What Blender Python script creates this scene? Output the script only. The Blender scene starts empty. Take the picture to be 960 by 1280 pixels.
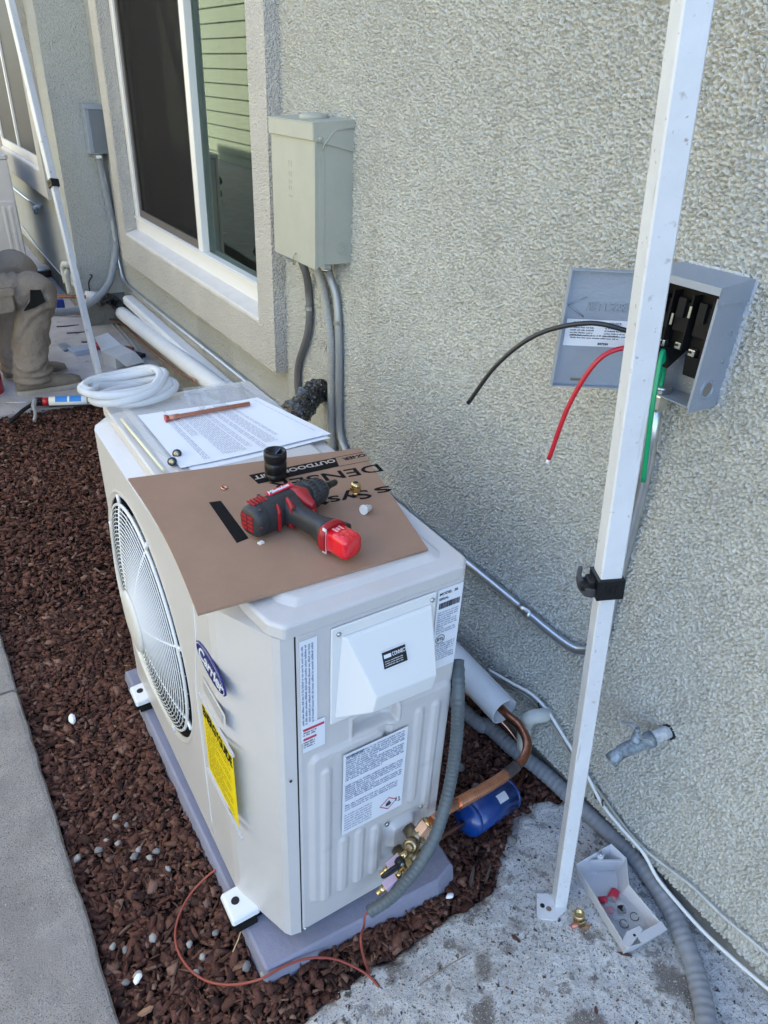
import bpy, bmesh, math, random
import numpy as np
from mathutils import Vector, Matrix, noise
random.seed(7); RNG = np.random.default_rng(7)
S = bpy.context.scene
COL = S.collection
# ---------------------------------------------------------------- camera
CAM = Vector((-0.33352, -0.71516, 1.53918)); F = 893.68
RX = Vector((0.845732, -0.531719, 0.044858)); UP = Vector((0.240925, 0.455507, 0.857011)); FW = Vector((0.476122, 0.713995, -0.513341))
cd = bpy.data.cameras.new('camera'); cam = bpy.data.objects.new('camera', cd); COL.objects.link(cam)
cam.matrix_world = Matrix(((RX.x, UP.x, -FW.x, CAM.x), (RX.y, UP.y, -FW.y, CAM.y), (RX.z, UP.z, -FW.z, CAM.z), (0, 0, 0, 1)))
cd.sensor_fit = 'VERTICAL'; cd.sensor_height = 36; cd.lens = 36 * F / 1280; cd.clip_start = 0.02; cd.clip_end = 500
S.camera = cam
S.view_settings.view_transform = 'Standard'; S.view_settings.look = 'None'; S.view_settings.gamma = 1
S.view_settings.exposure = 2.53
# ---------------------------------------------------------------- sky and sun
SUN_EL, SUN_AZ = math.radians(54), math.radians(78)      # azimuth measured from +Y towards +X; the sun stands behind the house
w = bpy.data.worlds.new('World'); S.world = w; w.use_nodes = True
nt = w.node_tree; bg = nt.nodes['Background']
sk = nt.nodes.new('ShaderNodeTexSky'); sk.sky_type = 'NISHITA'; sk.sun_disc = False
sk.sun_elevation = SUN_EL; sk.sun_rotation = SUN_AZ; sk.dust_density = 1.6; sk.air_density = 1.0; sk.ozone_density = 2.0
nt.links.new(sk.outputs[0], bg.inputs[0]); bg.inputs[1].default_value = 0.15
sl = bpy.data.lights.new('sun', 'SUN'); sl.energy = 5.0; sl.angle = math.radians(0.5); sl.color = (1, 0.94, 0.86)
so = bpy.data.objects.new('sun', sl); COL.objects.link(so); so.location = (4, 2, 8)
sdir = Vector((math.sin(SUN_AZ) * math.cos(SUN_EL), math.cos(SUN_AZ) * math.cos(SUN_EL), math.sin(SUN_EL)))
so.rotation_euler = sdir.to_track_quat('Z', 'Y').to_euler()

# ---------------------------------------------------------------- photo point -> point on a real plane
def ray(px, py): return RX * ((px - 480) / F) - UP * ((py - 640) / F) + FW
def on(px, py, ax, v):
    d = ray(px, py); return CAM + d * ((v - CAM[ax]) / d[ax])
TK = [(-9, 0), (1.5, 0), (3.0, .08), (4.5, .19), (9, .34), (99, .34)]
def T(y):
    for (a, b), (c, d) in zip(TK, TK[1:]):
        if y <= c: return b + (d - b) * (y - a) / (c - a)
    return .34
HEAP = [lambda x, y: 0.]
def og(px, py, dz=0.0):
    z = 0
    for _ in range(14): q = on(px, py, 2, z + dz); z = T(q.y) + HEAP[0](q.x, q.y)
    return on(px, py, 2, z + dz)

# ---------------------------------------------------------------- materials
MATS = {}
def mat(name, col, rough=.5, metal=0., bump=None, var=0., varscale=20., spec=.5, coat=0., col2=None, specks=None, trans=0., alpha=1., island=None, ior=1.5, sss=0., streak=None):
    """bump: (scale, distance, detail); col2: second colour mixed in by noise; specks: (scale, threshold, colour); island: colour list picked per loose piece"""
    if name in MATS: return MATS[name]
    m = bpy.data.materials.new(name); m.use_nodes = True; n = m.node_tree; p = n.nodes['Principled BSDF']
    L = n.links.new; N = n.nodes.new
    tc = N('ShaderNodeTexCoord')
    p.inputs['Roughness'].default_value = rough; p.inputs['Metallic'].default_value = metal
    p.inputs['Specular IOR Level'].default_value = spec; p.inputs['IOR'].default_value = ior
    p.inputs['Coat Weight'].default_value = coat; p.inputs['Transmission Weight'].default_value = trans; p.inputs['Alpha'].default_value = alpha
    c4 = (*col, 1); p.inputs['Base Color'].default_value = c4; out = None
    if island:
        g = N('ShaderNodeNewGeometry'); r = N('ShaderNodeValToRGB'); L(g.outputs['Random Per Island'], r.inputs[0])
        els = r.color_ramp.elements; r.color_ramp.interpolation = 'LINEAR'
        els[0].color = (*island[0], 1); els[1].color = (*island[-1], 1)
        for i, c in enumerate(island[1:-1]): els.new((i + 1) / (len(island) - 1)).color = (*c, 1)
        out = r.outputs[0]
    if var or col2:
        nz = N('ShaderNodeTexNoise'); nz.inputs['Scale'].default_value = varscale; nz.inputs['Detail'].default_value = 6; nz.inputs['Roughness'].default_value = .65
        L(tc.outputs['Object'], nz.inputs['Vector'])
        mr = N('ShaderNodeMapRange'); mr.inputs[1].default_value = .35; mr.inputs[2].default_value = .65; L(nz.outputs[0], mr.inputs[0])
        mx = N('ShaderNodeMix'); mx.data_type = 'RGBA'; L(mr.outputs[0], mx.inputs[0])
        if out: L(out, mx.inputs[6])
        else: mx.inputs[6].default_value = c4
        mx.inputs[7].default_value = (*(col2 or [c * (1 - var) for c in col]), 1)
        if island: 
            mx.blend_type = 'MULTIPLY'; mx.inputs[7].default_value = (1 - var,) * 3 + (1,)
        out = mx.outputs[2]
    if specks:
        for sc, th, sc_col in specks:
            nz = N('ShaderNodeTexNoise'); nz.inputs['Scale'].default_value = sc; nz.inputs['Detail'].default_value = 3; L(tc.outputs['Object'], nz.inputs['Vector'])
            mr = N('ShaderNodeMapRange'); mr.inputs[1].default_value = th; mr.inputs[2].default_value = th + .06; L(nz.outputs[0], mr.inputs[0])
            mx = N('ShaderNodeMix'); mx.data_type = 'RGBA'; L(mr.outputs[0], mx.inputs[0])
            if out: L(out, mx.inputs[6])
            else: mx.inputs[6].default_value = c4
            mx.inputs[7].default_value = (*sc_col, 1); out = mx.outputs[2]
    for sc, th, sc_col in (streak or []):
        mp = N('ShaderNodeMapping'); mp.inputs['Scale'].default_value = (1, 1, .09); L(tc.outputs['Object'], mp.inputs[0])
        nz = N('ShaderNodeTexNoise'); nz.inputs['Scale'].default_value = sc; nz.inputs['Detail'].default_value = 4; L(mp.outputs[0], nz.inputs['Vector'])
        mr = N('ShaderNodeMapRange'); mr.inputs[1].default_value = th; mr.inputs[2].default_value = th + .10; L(nz.outputs[0], mr.inputs[0])
        mx = N('ShaderNodeMix'); mx.data_type = 'RGBA'; L(mr.outputs[0], mx.inputs[0]); L(out, mx.inputs[6]); mx.inputs[7].default_value = (*sc_col, 1); out = mx.outputs[2]
    if out: L(out, p.inputs['Base Color'])
    if bump:
        last = None
        for sc, dist, det in (bump if isinstance(bump, list) else [bump]):
            nz = N('ShaderNodeTexNoise'); nz.inputs['Scale'].default_value = sc; nz.inputs['Detail'].default_value = det; nz.inputs['Roughness'].default_value = .55
            L(tc.outputs['Object'], nz.inputs['Vector'])
            b = N('ShaderNodeBump'); b.inputs['Distance'].default_value = dist; b.inputs['Strength'].default_value = 1
            L(nz.outputs[0], b.inputs['Height'])
            if last: L(last, b.inputs['Normal'])
            last = b.outputs[0]
        L(last, p.inputs['Normal'])
    MATS[name] = m; return m
STUCCO = mat('stucco', (.66, .65, .595), .92, bump=[(60, .010, 2), (190, .020, 2.5)], var=.09, varscale=2.2, spec=.2, specks=[(1.6, .60, (.55, .54, .49))])
STUCCON = mat('near stucco', (.70, .69, .625), .92, bump=[(260, .0040, 2), (620, .002, 2)], var=.09, varscale=2.2, spec=.2, specks=[(1.6, .60, (.67, .65, .585)), (55, .74, (.46, .44, .38))], streak=[(7, .60, (.62, .605, .54)), (16, .68, (.57, .545, .47))])
STUCCOT = mat('trim stucco', (.60, .57, .52), .92, bump=[(150, .014, 1.5)], var=.08, varscale=6, spec=.2)
SILL = mat('smooth sill stucco', (.66, .63, .60), .9, bump=(120, .002, 3), var=.08, varscale=12, spec=.2)
FOUND = mat('foundation concrete', (.27, .26, .235), .95, bump=[(60, .004, 6)], var=.3, varscale=14, specks=[(60, .68, (.06, .05, .045))], spec=.2)
PAINT = mat('beige powder coat', (.575, .55, .535), .33, bump=[(420, .0003, 1), (9, .0016, 3)], spec=.45, var=.05, varscale=6, specks=[(420, .735, (.34, .31, .28)), (14, .70, (.50, .48, .46))])
PAINTD = mat('grille plastic', (.64, .625, .59), .42, spec=.4)
WPLASTIC = mat('white plastic', (.74, .74, .73), .35, spec=.45)
WHOOD = mat('moulded cover plastic', (.74, .735, .72), .28, spec=.5)
PADM = mat('equipment pad resin', (.25, .25, .325), .75, bump=(90, .0015, 4), var=.12, varscale=9)
BLACKR = mat('black rubber', (.008, .008, .008), .75, spec=.25)
BLACKP = mat('black plastic', (.010, .010, .011), .42, spec=.4)
BLACKGLINT = mat('glossy black', (.012, .012, .014), .13, coat=.6, bump=[(38, .04, 1), (110, .012, 2)], specks=[(75, .60, (.16, .17, .18)), (130, .65, (.42, .44, .46))])  # grey and white specks paint glints of light onto the black tape
DARK = mat('dark interior', (.012, .012, .012), .9)
STEEL = mat('zinc steel', (.62, .65, .66), .3, 1., var=.2, varscale=60)
GALV = mat('galvanised metal', (.50, .53, .56), .42, .85, bump=(220, .0006, 2), var=.25, varscale=40)
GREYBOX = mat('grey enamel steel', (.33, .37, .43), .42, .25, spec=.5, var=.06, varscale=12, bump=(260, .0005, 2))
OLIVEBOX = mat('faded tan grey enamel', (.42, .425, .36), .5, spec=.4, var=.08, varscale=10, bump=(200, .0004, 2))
SHADEBOX = mat('shaded grey enamel', (.16, .18, .20), .5)  # darker copy of the grey enamel: shade painted on the far box's front
CONDUIT = mat('grey conduit', (.30, .32, .34), .5, .1, var=.15, varscale=30)
DCONDUIT = mat('dark grey liquidtight', (.095, .115, .125), .42, bump=(6, .0, 1), var=.12, varscale=20)
RIBC = mat('ribbed grey conduit', (.27, .28, .30), .6, var=.2, varscale=20)
EMT = mat('emt steel', (.60, .64, .68), .33, .9, var=.1, varscale=30)
COPPER = mat('copper', (.86, .42, .28), .2, 1., var=.25, varscale=35)
COPPERD = mat('tarnished copper', (.50, .22, .14), .33, 1., var=.4, varscale=50, bump=(200, .0005, 3))
BRASS = mat('brass', (.80, .60, .30), .24, 1., var=.35, varscale=80)
BRASSD = mat('old brass', (.52, .41, .25), .34, 1., var=.4, varscale=90)
PINKB = mat('pale copper nut', (.80, .52, .38), .3, .7)
BLUE = mat('blue enamel', (.004, .045, .22), .25, spec=.6, coat=.3, var=.15, varscale=20)
WPIPE = mat('white insulation sleeve', (.68, .69, .70), .6, bump=(60, .0008, 4), var=.08, varscale=14)
INSUL = mat('dark bore', (.03, .028, .028), .9)
PVC = mat('weathered white pvc', (.55, .56, .51), .55, var=.15, varscale=30)
CABLE = mat('white cable', (.60, .60, .57), .5, var=.25, varscale=40)
CABLEB = mat('beige cable', (.38, .36, .31), .6, var=.25, varscale=40)
REDW = mat('red wire', (.48, .012, .03), .3, spec=.6)
GREENW = mat('green wire', (.0, .30, .13), .3, spec=.6)
BLKW = mat('black wire', (.012, .012, .014), .3, spec=.6)
WHITEP = mat('white enamel tube', (.68, .69, .71), .36, spec=.5, var=.10, varscale=9, bump=(60, .0006, 3), specks=[(35, .69, (.42, .40, .38)), (120, .68, (.36, .33, .30))], streak=[(90, .66, (.48, .46, .44))])
WHITEPF = mat('shaded white tube', (.52, .53, .55), .4)
CARD = mat('corrugated cardboard', (.345, .215, .145), .92, bump=[(400, .0004, 3), (7, .004, 1)], var=.10, varscale=9, specks=[(500, .66, (.31, .21, .15))], spec=.15)
CARDE = mat('cardboard edge', (.22, .14, .09), .95)
INK = mat('black ink', (.008, .007, .007), .85, spec=.15)
WINK = mat('pale ink', (.50, .40, .33), .8)
LABELW = mat('white label', (.74, .76, .80), .35)
LABELG = mat('label grey print', (.22, .26, .38), .5)
LABELK = mat('label dark print', (.05, .05, .07), .5)
REDP = mat('red label print', (.52, .04, .09), .4)
YEL = mat('yellow label', (.85, .66, .0), .35, spec=.4)
NAVY = mat('navy badge', (.006, .010, .16), .25, coat=.4)
PAPER = mat('paper', (.78, .79, .82), .8, spec=.2)
FILM = mat('clear film', (.70, .72, .74), .15, spec=.6, alpha=.30, bump=[(14, .02, 2)])
HOSE = mat('translucent vinyl', (.74, .76, .78), .18, spec=.6, alpha=.52)
YSTICK = mat('pale yellow stick', (.75, .70, .50), .6)
DRILLK = mat('charcoal drill shell', (.028, .030, .034), .5, bump=(300, .0004, 2), var=.25, varscale=60)
DRILLR = mat('drill red', (.36, .012, .018), .38, spec=.5, var=.15, varscale=80)
BATT = mat('battery red', (.72, .008, .02), .22, spec=.6, coat=.4)
MULCH = mat('bark chips', (.1, .05, .03), .85, island=[(.030, .013, .009), (.095, .036, .023), (.15, .057, .035), (.060, .025, .017), (.20, .085, .055), (.11, .043, .028), (.13, .052, .034), (.30, .17, .12)], var=.35, varscale=90, bump=(260, .0015, 3), spec=.35)
SOIL = mat('dark soil', (.030, .016, .011), .95, bump=(60, .01, 5), var=.4, varscale=30)
PATH = mat('broom finished concrete', (.40, .365, .335), .9, bump=[(330, .006, 4), (40, .005, 5)], var=.30, varscale=9, specks=[(6, .66, (.46, .43, .41)), (330, .58, (.17, .155, .145)), (240, .64, (.50, .48, .45)), (2.2, .62, (.33, .30, .28))], spec=.25)
SLAB = mat('pale slab concrete', (.43, .41, .42), .9, bump=(90, .003, 5), var=.22, varscale=7, specks=[(13, .66, (.22, .20, .19))], spec=.25)
SPLASH = mat('rough splashed concrete', (.92, .90, .88), .92, bump=[(90, .014, 6), (380, .007, 3)], col2=(.74, .72, .70), varscale=16, specks=[(36, .585, (.46, .43, .41)), (200, .585, (.30, .28, .27)), (90, .63, (.12, .105, .10)), (9, .585, (.33, .295, .265)), (24, .66, (.17, .145, .125)), (280, .60, (.88, .87, .87))], spec=.25)
STONE = mat('pale pebble', (.34, .315, .29), .7, bump=(90, .002, 4), var=.2, varscale=60)
STONED = mat('grey pebble', (.20, .19, .18), .8, bump=(90, .002, 4), var=.2, varscale=60)
VINYLW = mat('white vinyl frame', (.78, .76, .73), .4, spec=.4)
SCREEN = mat('insect screen mesh', (.022, .021, .021), .8, alpha=.60, spec=.1)
SASHD = mat('brown grey sash', (.11, .095, .085), .5)
SIDING = mat('green lap siding', (.38, .375, .27), .7, var=.08, varscale=5)
ROOFM = mat('roof shingle', (.09, .08, .075), .9, bump=(60, .01, 3))
PANTS = mat('khaki work trousers', (.27, .225, .185), .95, bump=[(26, .012, 3), (600, .0008, 2)], var=.14, varscale=9, spec=.1)
SHIRT = mat('grey work shirt', (.16, .17, .19), .95, bump=(14, .012, 3), spec=.1)
SKIN = mat('skin', (.45, .26, .18), .5)
HAIRM = mat('dark hair', (.02, .015, .012), .8)
SHOE = mat('tan suede boot', (.21, .175, .14), .9, bump=(120, .001, 3), var=.2, varscale=40)
SOLE = mat('grey boot sole', (.36, .33, .29), .8, var=.2, varscale=40)
REDBAG = mat('red enamel', (.45, .01, .02), .35, coat=.3)
WIRER = mat('rust red thermostat wire', (.28, .055, .035), .45)
PURP = mat('pale purple label', (.52, .40, .52), .4)
ZAP = mat('clear tinted blister', (.45, .55, .72), .15, alpha=.6)
TWIG = mat('dry twig', (.30, .21, .13), .9, var=.3, varscale=60)

# glass pane: a thin dark-tinted sheet, mirror-like at grazing angles
GLASS = bpy.data.materials.new('window glass'); GLASS.use_nodes = True; n_ = GLASS.node_tree; n_.nodes.clear()
o_ = n_.nodes.new('ShaderNodeOutputMaterial'); mx_ = n_.nodes.new('ShaderNodeMixShader'); gl_ = n_.nodes.new('ShaderNodeBsdfGlossy'); tr_ = n_.nodes.new('ShaderNodeBsdfTransparent'); fr_ = n_.nodes.new('ShaderNodeFresnel')
fr_.inputs[0].default_value = 2.0; gl_.inputs['Roughness'].default_value = .02; gl_.inputs[0].default_value = (.62, .76, .68, 1); tr_.inputs[0].default_value = (.42, .50, .45, 1)
n_.links.new(fr_.outputs[0], mx_.inputs[0]); n_.links.new(tr_.outputs[0], mx_.inputs[1]); n_.links.new(gl_.outputs[0], mx_.inputs[2]); n_.links.new(mx_.outputs[0], o_.inputs[0])

# ---------------------------------------------------------------- object helpers
def V(*a): return Vector(a)
class MB:
    """collects world-space geometry; build() links it as ONE mesh object"""
    def __init__(s): s.v = []; s.f = []; s.m = []; s.sm = []
    def add(s, vs, fs, mi=0, smooth=False, M=None):
        o = len(s.v)
        for v in vs: s.v.append((M @ Vector(v)) if M else Vector(v))
        for f in fs: s.f.append([o + i for i in f]); s.m.append(mi); s.sm.append(smooth)
        return s
    def box(s, lo, hi, mi=0, M=None, bev=0.):
        (x0, y0, z0), (x1, y1, z1) = lo, hi
        if bev > 0:
            poly = [(x0 + bev, y0), (x1 - bev, y0), (x1, y0 + bev), (x1, y1 - bev), (x1 - bev, y1), (x0 + bev, y1), (x0, y1 - bev), (x0, y0 + bev)]
            ins = [(min(max(x, x0 + bev), x1 - bev), min(max(y, y0 + bev), y1 - bev)) for x, y in poly]
            k = .7
            mid = lambda t: [(a[0] + (b[0] - a[0]) * t, a[1] + (b[1] - a[1]) * t) for a, b in zip(poly, ins)]
            s.rings([[(x, y, z0) for x, y in mid(.7)], [(x, y, z0 + bev * .3) for x, y in mid(.2)], [(x, y, z0 + bev) for x, y in poly], [(x, y, z1 - bev) for x, y in poly], [(x, y, z1 - bev * .3) for x, y in mid(.2)], [(x, y, z1) for x, y in mid(.7)]], mi=mi, M=M)
            return s
        vs = [(x0, y0, z0), (x1, y0, z0), (x1, y1, z0), (x0, y1, z0), (x0, y0, z1), (x1, y0, z1), (x1, y1, z1), (x0, y1, z1)]
        return s.add(vs, [(0, 3, 2, 1), (4, 5, 6, 7), (0, 1, 5, 4), (1, 2, 6, 5), (2, 3, 7, 6), (3, 0, 4, 7)], mi, False, M)
    def rings(s, rings, mi=0, smooth=False, caps=True, M=None, closed=True):
        n = len(rings[0]); o = len(s.v)
        for r in rings:
            for v in r: s.v.append((M @ Vector(v)) if M else Vector(v))
        for i in range(len(rings) - 1):
            for j in range(n if closed else n - 1):
                k = (j + 1) % n
                s.f.append([o + i * n + j, o + i * n + k, o + (i + 1) * n + k, o + (i + 1) * n + j]); s.m.append(mi); s.sm.append(smooth)
        if caps:
            s.f.append([o + j for j in range(n)][::-1]); s.m.append(mi); s.sm.append(False)
            s.f.append([o + (len(rings) - 1) * n + j for j in range(n)]); s.m.append(mi); s.sm.append(False)
        return s
    def prism(s, poly, z0, z1, mi=0, M=None): return s.rings([[(x, y, z0) for x, y in poly], [(x, y, z1) for x, y in poly]], mi, M=M)
    def lathe(s, prof, c, axis, n=20, mi=0, smooth=True, caps=True):
        """prof: list of (distance along axis, radius)"""
        a = Vector(axis).normalized(); u = a.orthogonal().normalized(); w_ = a.cross(u); c = Vector(c)
        return s.rings([[c + a * d + (u * math.cos(2 * math.pi * k / n) + w_ * math.sin(2 * math.pi * k / n)) * r for k in range(n)] for d, r in prof], mi, smooth, caps)
    def tube(s, pts, r, n=10, mi=0, smooth=True, caps=True, rib=None):
        """pts: world points; r: radius or list; rib=(pitch, depth) makes a corrugated tube"""
        P = [Vector(p) for p in pts]
        rr = r if isinstance(r, (list, tuple)) else [r] * len(P)
        if rib:
            pitch, dep = rib; Q = []; R2 = []
            for i in range(len(P) - 1):
                L = (P[i + 1] - P[i]).length; k = max(1, int(L / (pitch / 4)))
                for j in range(k): Q.append(P[i].lerp(P[i + 1], j / k)); R2.append(rr[i] + (rr[i + 1] - rr[i]) * j / k)
            Q.append(P[-1]); R2.append(rr[-1]); P = Q
            rr = [a - dep * (0, .7, 1, .7)[i % 4] for i, a in enumerate(R2)]
        t = (P[1] - P[0]).normalized(); u = t.orthogonal().normalized(); R = []
        for i, p in enumerate(P):
            tt = (P[min(i + 1, len(P) - 1)] - P[max(i - 1, 0)])
            if tt.length < 1e-9: tt = t
            tt.normalize(); u = (u - tt * u.dot(tt))
            u = u.normalized() if u.length > 1e-6 else tt.orthogonal().normalized()
            w_ = tt.cross(u); t = tt
            R.append([p + (u * math.cos(2 * math.pi * k / n) + w_ * math.sin(2 * math.pi * k / n)) * rr[i] for k in range(n)])
        return s.rings(R, mi, smooth, caps)
    def loft(s, secs, n=20, mi=0, smooth=True, caps=True, M=None):
        """secs: (centre, side vector, up vector, exponent): superellipse sections"""
        R = []
        for c, a, b, e in secs:
            c, a, b = Vector(c), Vector(a), Vector(b); ring = []
            for k in range(n):
                th = 2 * math.pi * (k + .5) / n; cs, sn = math.cos(th), math.sin(th)
                ring.append(c + a * (math.copysign(abs(cs) ** (2 / e), cs)) + b * (math.copysign(abs(sn) ** (2 / e), sn)))
            R.append(ring)
        return s.rings(R, mi, smooth, caps, M)
    def build(s, name, mats, parent=None, base=None, kind=None, label=None):
        if not isinstance(mats, (list, tuple)): mats = [mats]
        b = Vector(parent['_b']) if parent is not None else Vector(base if base is not None else (0, 0, 0))
        me = bpy.data.meshes.new(name); me.from_pydata([tuple(v - b) for v in s.v], [], s.f)
        for m in mats: me.materials.append(m)
        me.polygons.foreach_set('material_index', s.m); me.polygons.foreach_set('use_smooth', s.sm); me.update()
        o = bpy.data.objects.new(name, me); COL.objects.link(o); BASE[o.name] = tuple(b)
        if parent is not None: o.parent = parent; o['_b'] = tuple(b)
        else: o.location = b; o['_b'] = tuple(b)
        if kind: o['kind'] = kind
        if label: o['label'] = label
        return o
BASE = {}
def smooth_path(pts, k=8):
    P = [Vector(p) for p in pts]; P = [P[0] * 2 - P[1]] + P + [P[-1] * 2 - P[-2]]; out = []
    for i in range(1, len(P) - 2):
        a, b, c, d = P[i - 1:i + 3]
        for j in range(k):
            t = j / k
            out.append(.5 * ((2 * b) + (c - a) * t + (2 * a - 5 * b + 4 * c - d) * t * t + (3 * b - a - 3 * c + d) * t ** 3))
    out.append(P[-2]); return out
def tag(o, label, cat, group=None):
    o['label'] = label; o['category'] = cat
    if group: o['group'] = group
    return o
def thing(name, base, label, cat, group=None):
    o = bpy.data.objects.new(name, None); COL.objects.link(o); o.location = base; o.empty_display_size = .05; o['_b'] = tuple(base)
    return tag(o, label, cat, group)
def part(name, mb, m, parent, label=None): return mb.build(name, m, parent, label=label)
def solo(name, mb, m, base, label, cat, group=None): return tag(mb.build(name, m, base=base), label, cat, group)
def bevel(o, w=.003, seg=2, ang=.6):
    b = o.modifiers.new('bevel', 'BEVEL'); b.width = w; b.segments = seg; b.limit_method = 'ANGLE'; b.angle_limit = ang
    for p in o.data.polygons: p.use_smooth = True
    wn_ = o.modifiers.new('weighted', 'WEIGHTED_NORMAL'); wn_.keep_sharp = False; wn_.weight = 100
    return o
def copy_tree(o, parent=None, skip=()):
    c = o.copy(); COL.objects.link(c); c.parent = parent
    for ch in list(o.children):
        if ch.name.split('.')[0] in skip: continue
        copy_tree(ch, c, skip)
    return c
def text(name, s, size, org, right, up, m, parent, shear=0., depth=.0003, align='LEFT', sx=1., mirror=False, bold=0., spacing=1., fit=None):
    """raised lettering: org = world point of the baseline start, right/up = world directions"""
    cu = bpy.data.curves.new('t', 'FONT'); cu.body = s; cu.size = size; cu.shear = shear; cu.align_x = align; cu.extrude = depth; cu.offset = bold; cu.resolution_u = 3; cu.space_character = spacing
    t = bpy.data.objects.new('t', cu); me = bpy.data.meshes.new_from_object(t)
    bpy.data.objects.remove(t); r = Vector(right).normalized(); u = Vector(up).normalized(); nn = r.cross(u)
    b = Vector(parent['_b']); k = -1 if mirror else 1
    if fit: sx = fit / max(1e-6, max(v.co.x for v in me.vertices))
    for v in me.vertices: v.co = Vector(org) + r * (v.co.x * sx * k) + u * v.co.y + nn * (v.co.z + depth) - b
    me.materials.clear(); me.materials.append(m)
    o = bpy.data.objects.new(name, me); COL.objects.link(o); o.parent = parent; o['_b'] = tuple(b)
    return o
def print_rows(name, org, right, up, w, h, size, m, parent, fill=1., gap=1.6, seed=0, off=.0006, para=0):
    """tiny printed characters as flat ink marks on a label"""
    rnd = random.Random(seed); mb = MB(); r = Vector(right).normalized(); u = Vector(up).normalized(); nn = r.cross(u); o = Vector(org)
    y = h - size; row = 0
    while y > 0:
        x = 0; ln = w * (fill if not para or (row % para) != para - 1 else rnd.uniform(.3, .7)); wl = rnd.randint(2, 8)
        while x < ln - size:
            cw = size * rnd.uniform(.35, .6); ch = size * rnd.choice((.6, .62, .9))
            a = o + r * x + u * y + nn * off
            mb.add([a, a + r * cw, a + r * cw + u * ch, a + u * ch], [(0, 1, 2, 3)])
            if rnd.random() < .5:
                pass
            x += cw + size * .16; wl -= 1
            if wl <= 0: x += size * .55; wl = rnd.randint(2, 8)
        y -= size * gap; row += 1
    if mb.v: return mb.build(name, m, parent)
def plate(mb, org, right, up, w, h, t=.0006, mi=0):
    r = Vector(right).normalized(); u = Vector(up).normalized(); nn = r.cross(u); o = Vector(org)
    vs = [o, o + r * w, o + r * w + u * h, o + u * h]; vs += [v + nn * t for v in vs]
    return mb.add(vs, [(0, 3, 2, 1), (4, 5, 6, 7), (0, 1, 5, 4), (1, 2, 6, 5), (2, 3, 7, 6), (3, 0, 4, 7)], mi)
def inset(poly, d):
    n = len(poly); out = []
    for i in range(n):
        a, b, c = Vector(poly[i - 1]), Vector(poly[i]), Vector(poly[(i + 1) % n])
        e1 = (b - a).normalized(); e2 = (c - b).normalized(); n1 = Vector((-e1.y, e1.x)); n2 = Vector((-e2.y, e2.x)); m = (n1 + n2)
        m = m / max(.2, (1 + n1.dot(n2))); out.append(tuple(b + m * d))
    return out
XR, YR, ZR = V(1, 0, 0), V(0, 1, 0), V(0, 0, 1)
W = .75   # the stucco wall's plane

# ================================================================ GROUND
def sheet(name, x0, x1, y0, y1, nx, ny, zf, m):
    mb = MB(); vs = []
    for j in range(ny + 1):
        for i in range(nx + 1):
            x = x0 + (x1 - x0) * i / nx; y = y0 + (y1 - y0) * j / ny; vs.append((x, y, zf(x, y)))
    fs = [(j * (nx + 1) + i, j * (nx + 1) + i + 1, (j + 1) * (nx + 1) + i + 1, (j + 1) * (nx + 1) + i) for j in range(ny) for i in range(nx)]
    mb.add(vs, fs, 0, True); return mb.build(name, m, kind='structure')
sheet('ground', -90, 90, -90, 90, 120, 120, lambda x, y: T(y) - .10, SOIL)
def inside(x, y, P):
    c = False; n = len(P)
    for i in range(n):
        (x1, y1), (x2, y2) = P[i - 1], P[i]
        if (y1 > y) != (y2 > y) and x < (x2 - x1) * (y - y1) / (y2 - y1) + x1: c = not c
    return c
def pdist(x, y, P):
    d = 9
    for i in range(len(P)):
        (x1, y1), (x2, y2) = P[i - 1], P[i]; dx, dy = x2 - x1, y2 - y1
        t = max(0, min(1, ((x - x1) * dx + (y - y1) * dy) / (dx * dx + dy * dy + 1e-12)))
        d = min(d, math.hypot(x - x1 - t * dx, y - y1 - t * dy))
    return d if inside(x, y, P) else -d
PAD = (-.105, .365, -.035, .925)
PQ = [on(x, y, 2, .058) for x, y in ((331, 1220), (462, 1166), (548, 1106), (566, 1084), (560, 1060))]
PPOLY = [(PQ[0].x + .006, PQ[0].y), (PQ[0].x + .002, PQ[0].y + .006), (-.098, .93), (PQ[3].x + .006, .93), (PQ[3].x + .004, PQ[4].y), (PQ[3].x, PQ[3].y), (PQ[2].x, PQ[2].y)][::-1]
def heap(x, y):
    d = max(0, -pdist(x, y, PPOLY))
    return .034 * math.exp(-(d / .055) ** 2) * (1 if x < .30 else .5)
BED_Y = 2.93
sheet('planting_bed_soil', -.42, .78, -1.6, BED_Y + .1, 60, 160, lambda x, y: T(y) - .022 + .010 * noise.noise(V(x * 6, y * 6, 0)) + heap(x, y), SOIL)
# concrete path at the left: slabs with a tooled joint, edge towards the bed slightly ragged
def kerb_x(y): return -.349 - .030 * (y - .07) / 1.2
def path_slab(y0, y1):
    mb = MB(); n = max(8, int((y1 - y0) / .05)); L = []
    for i in range(n + 1):
        y = y0 + (y1 - y0) * i / n; e = kerb_x(y) + .006 * noise.noise(V(y * 14, 3, 0)) + .004 * noise.noise(V(y * 50, 9, 0)); z = T(y) + .028
        L.append([(-2.72, y, z - .14), (e + .004, y, z - .14), (e + .004, y, z - .012), (e, y, z - .003), (e - .010, y, z), (-2.72, y, z)])
    mb.rings(L, smooth=False); return mb
pb = path_slab(-3, 1.045).build('path', PATH, kind='structure')
path_slab(1.055, 3.5).build('path', PATH, kind='structure')
path_slab(3.51, 12).build('path', PATH, kind='structure')
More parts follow.
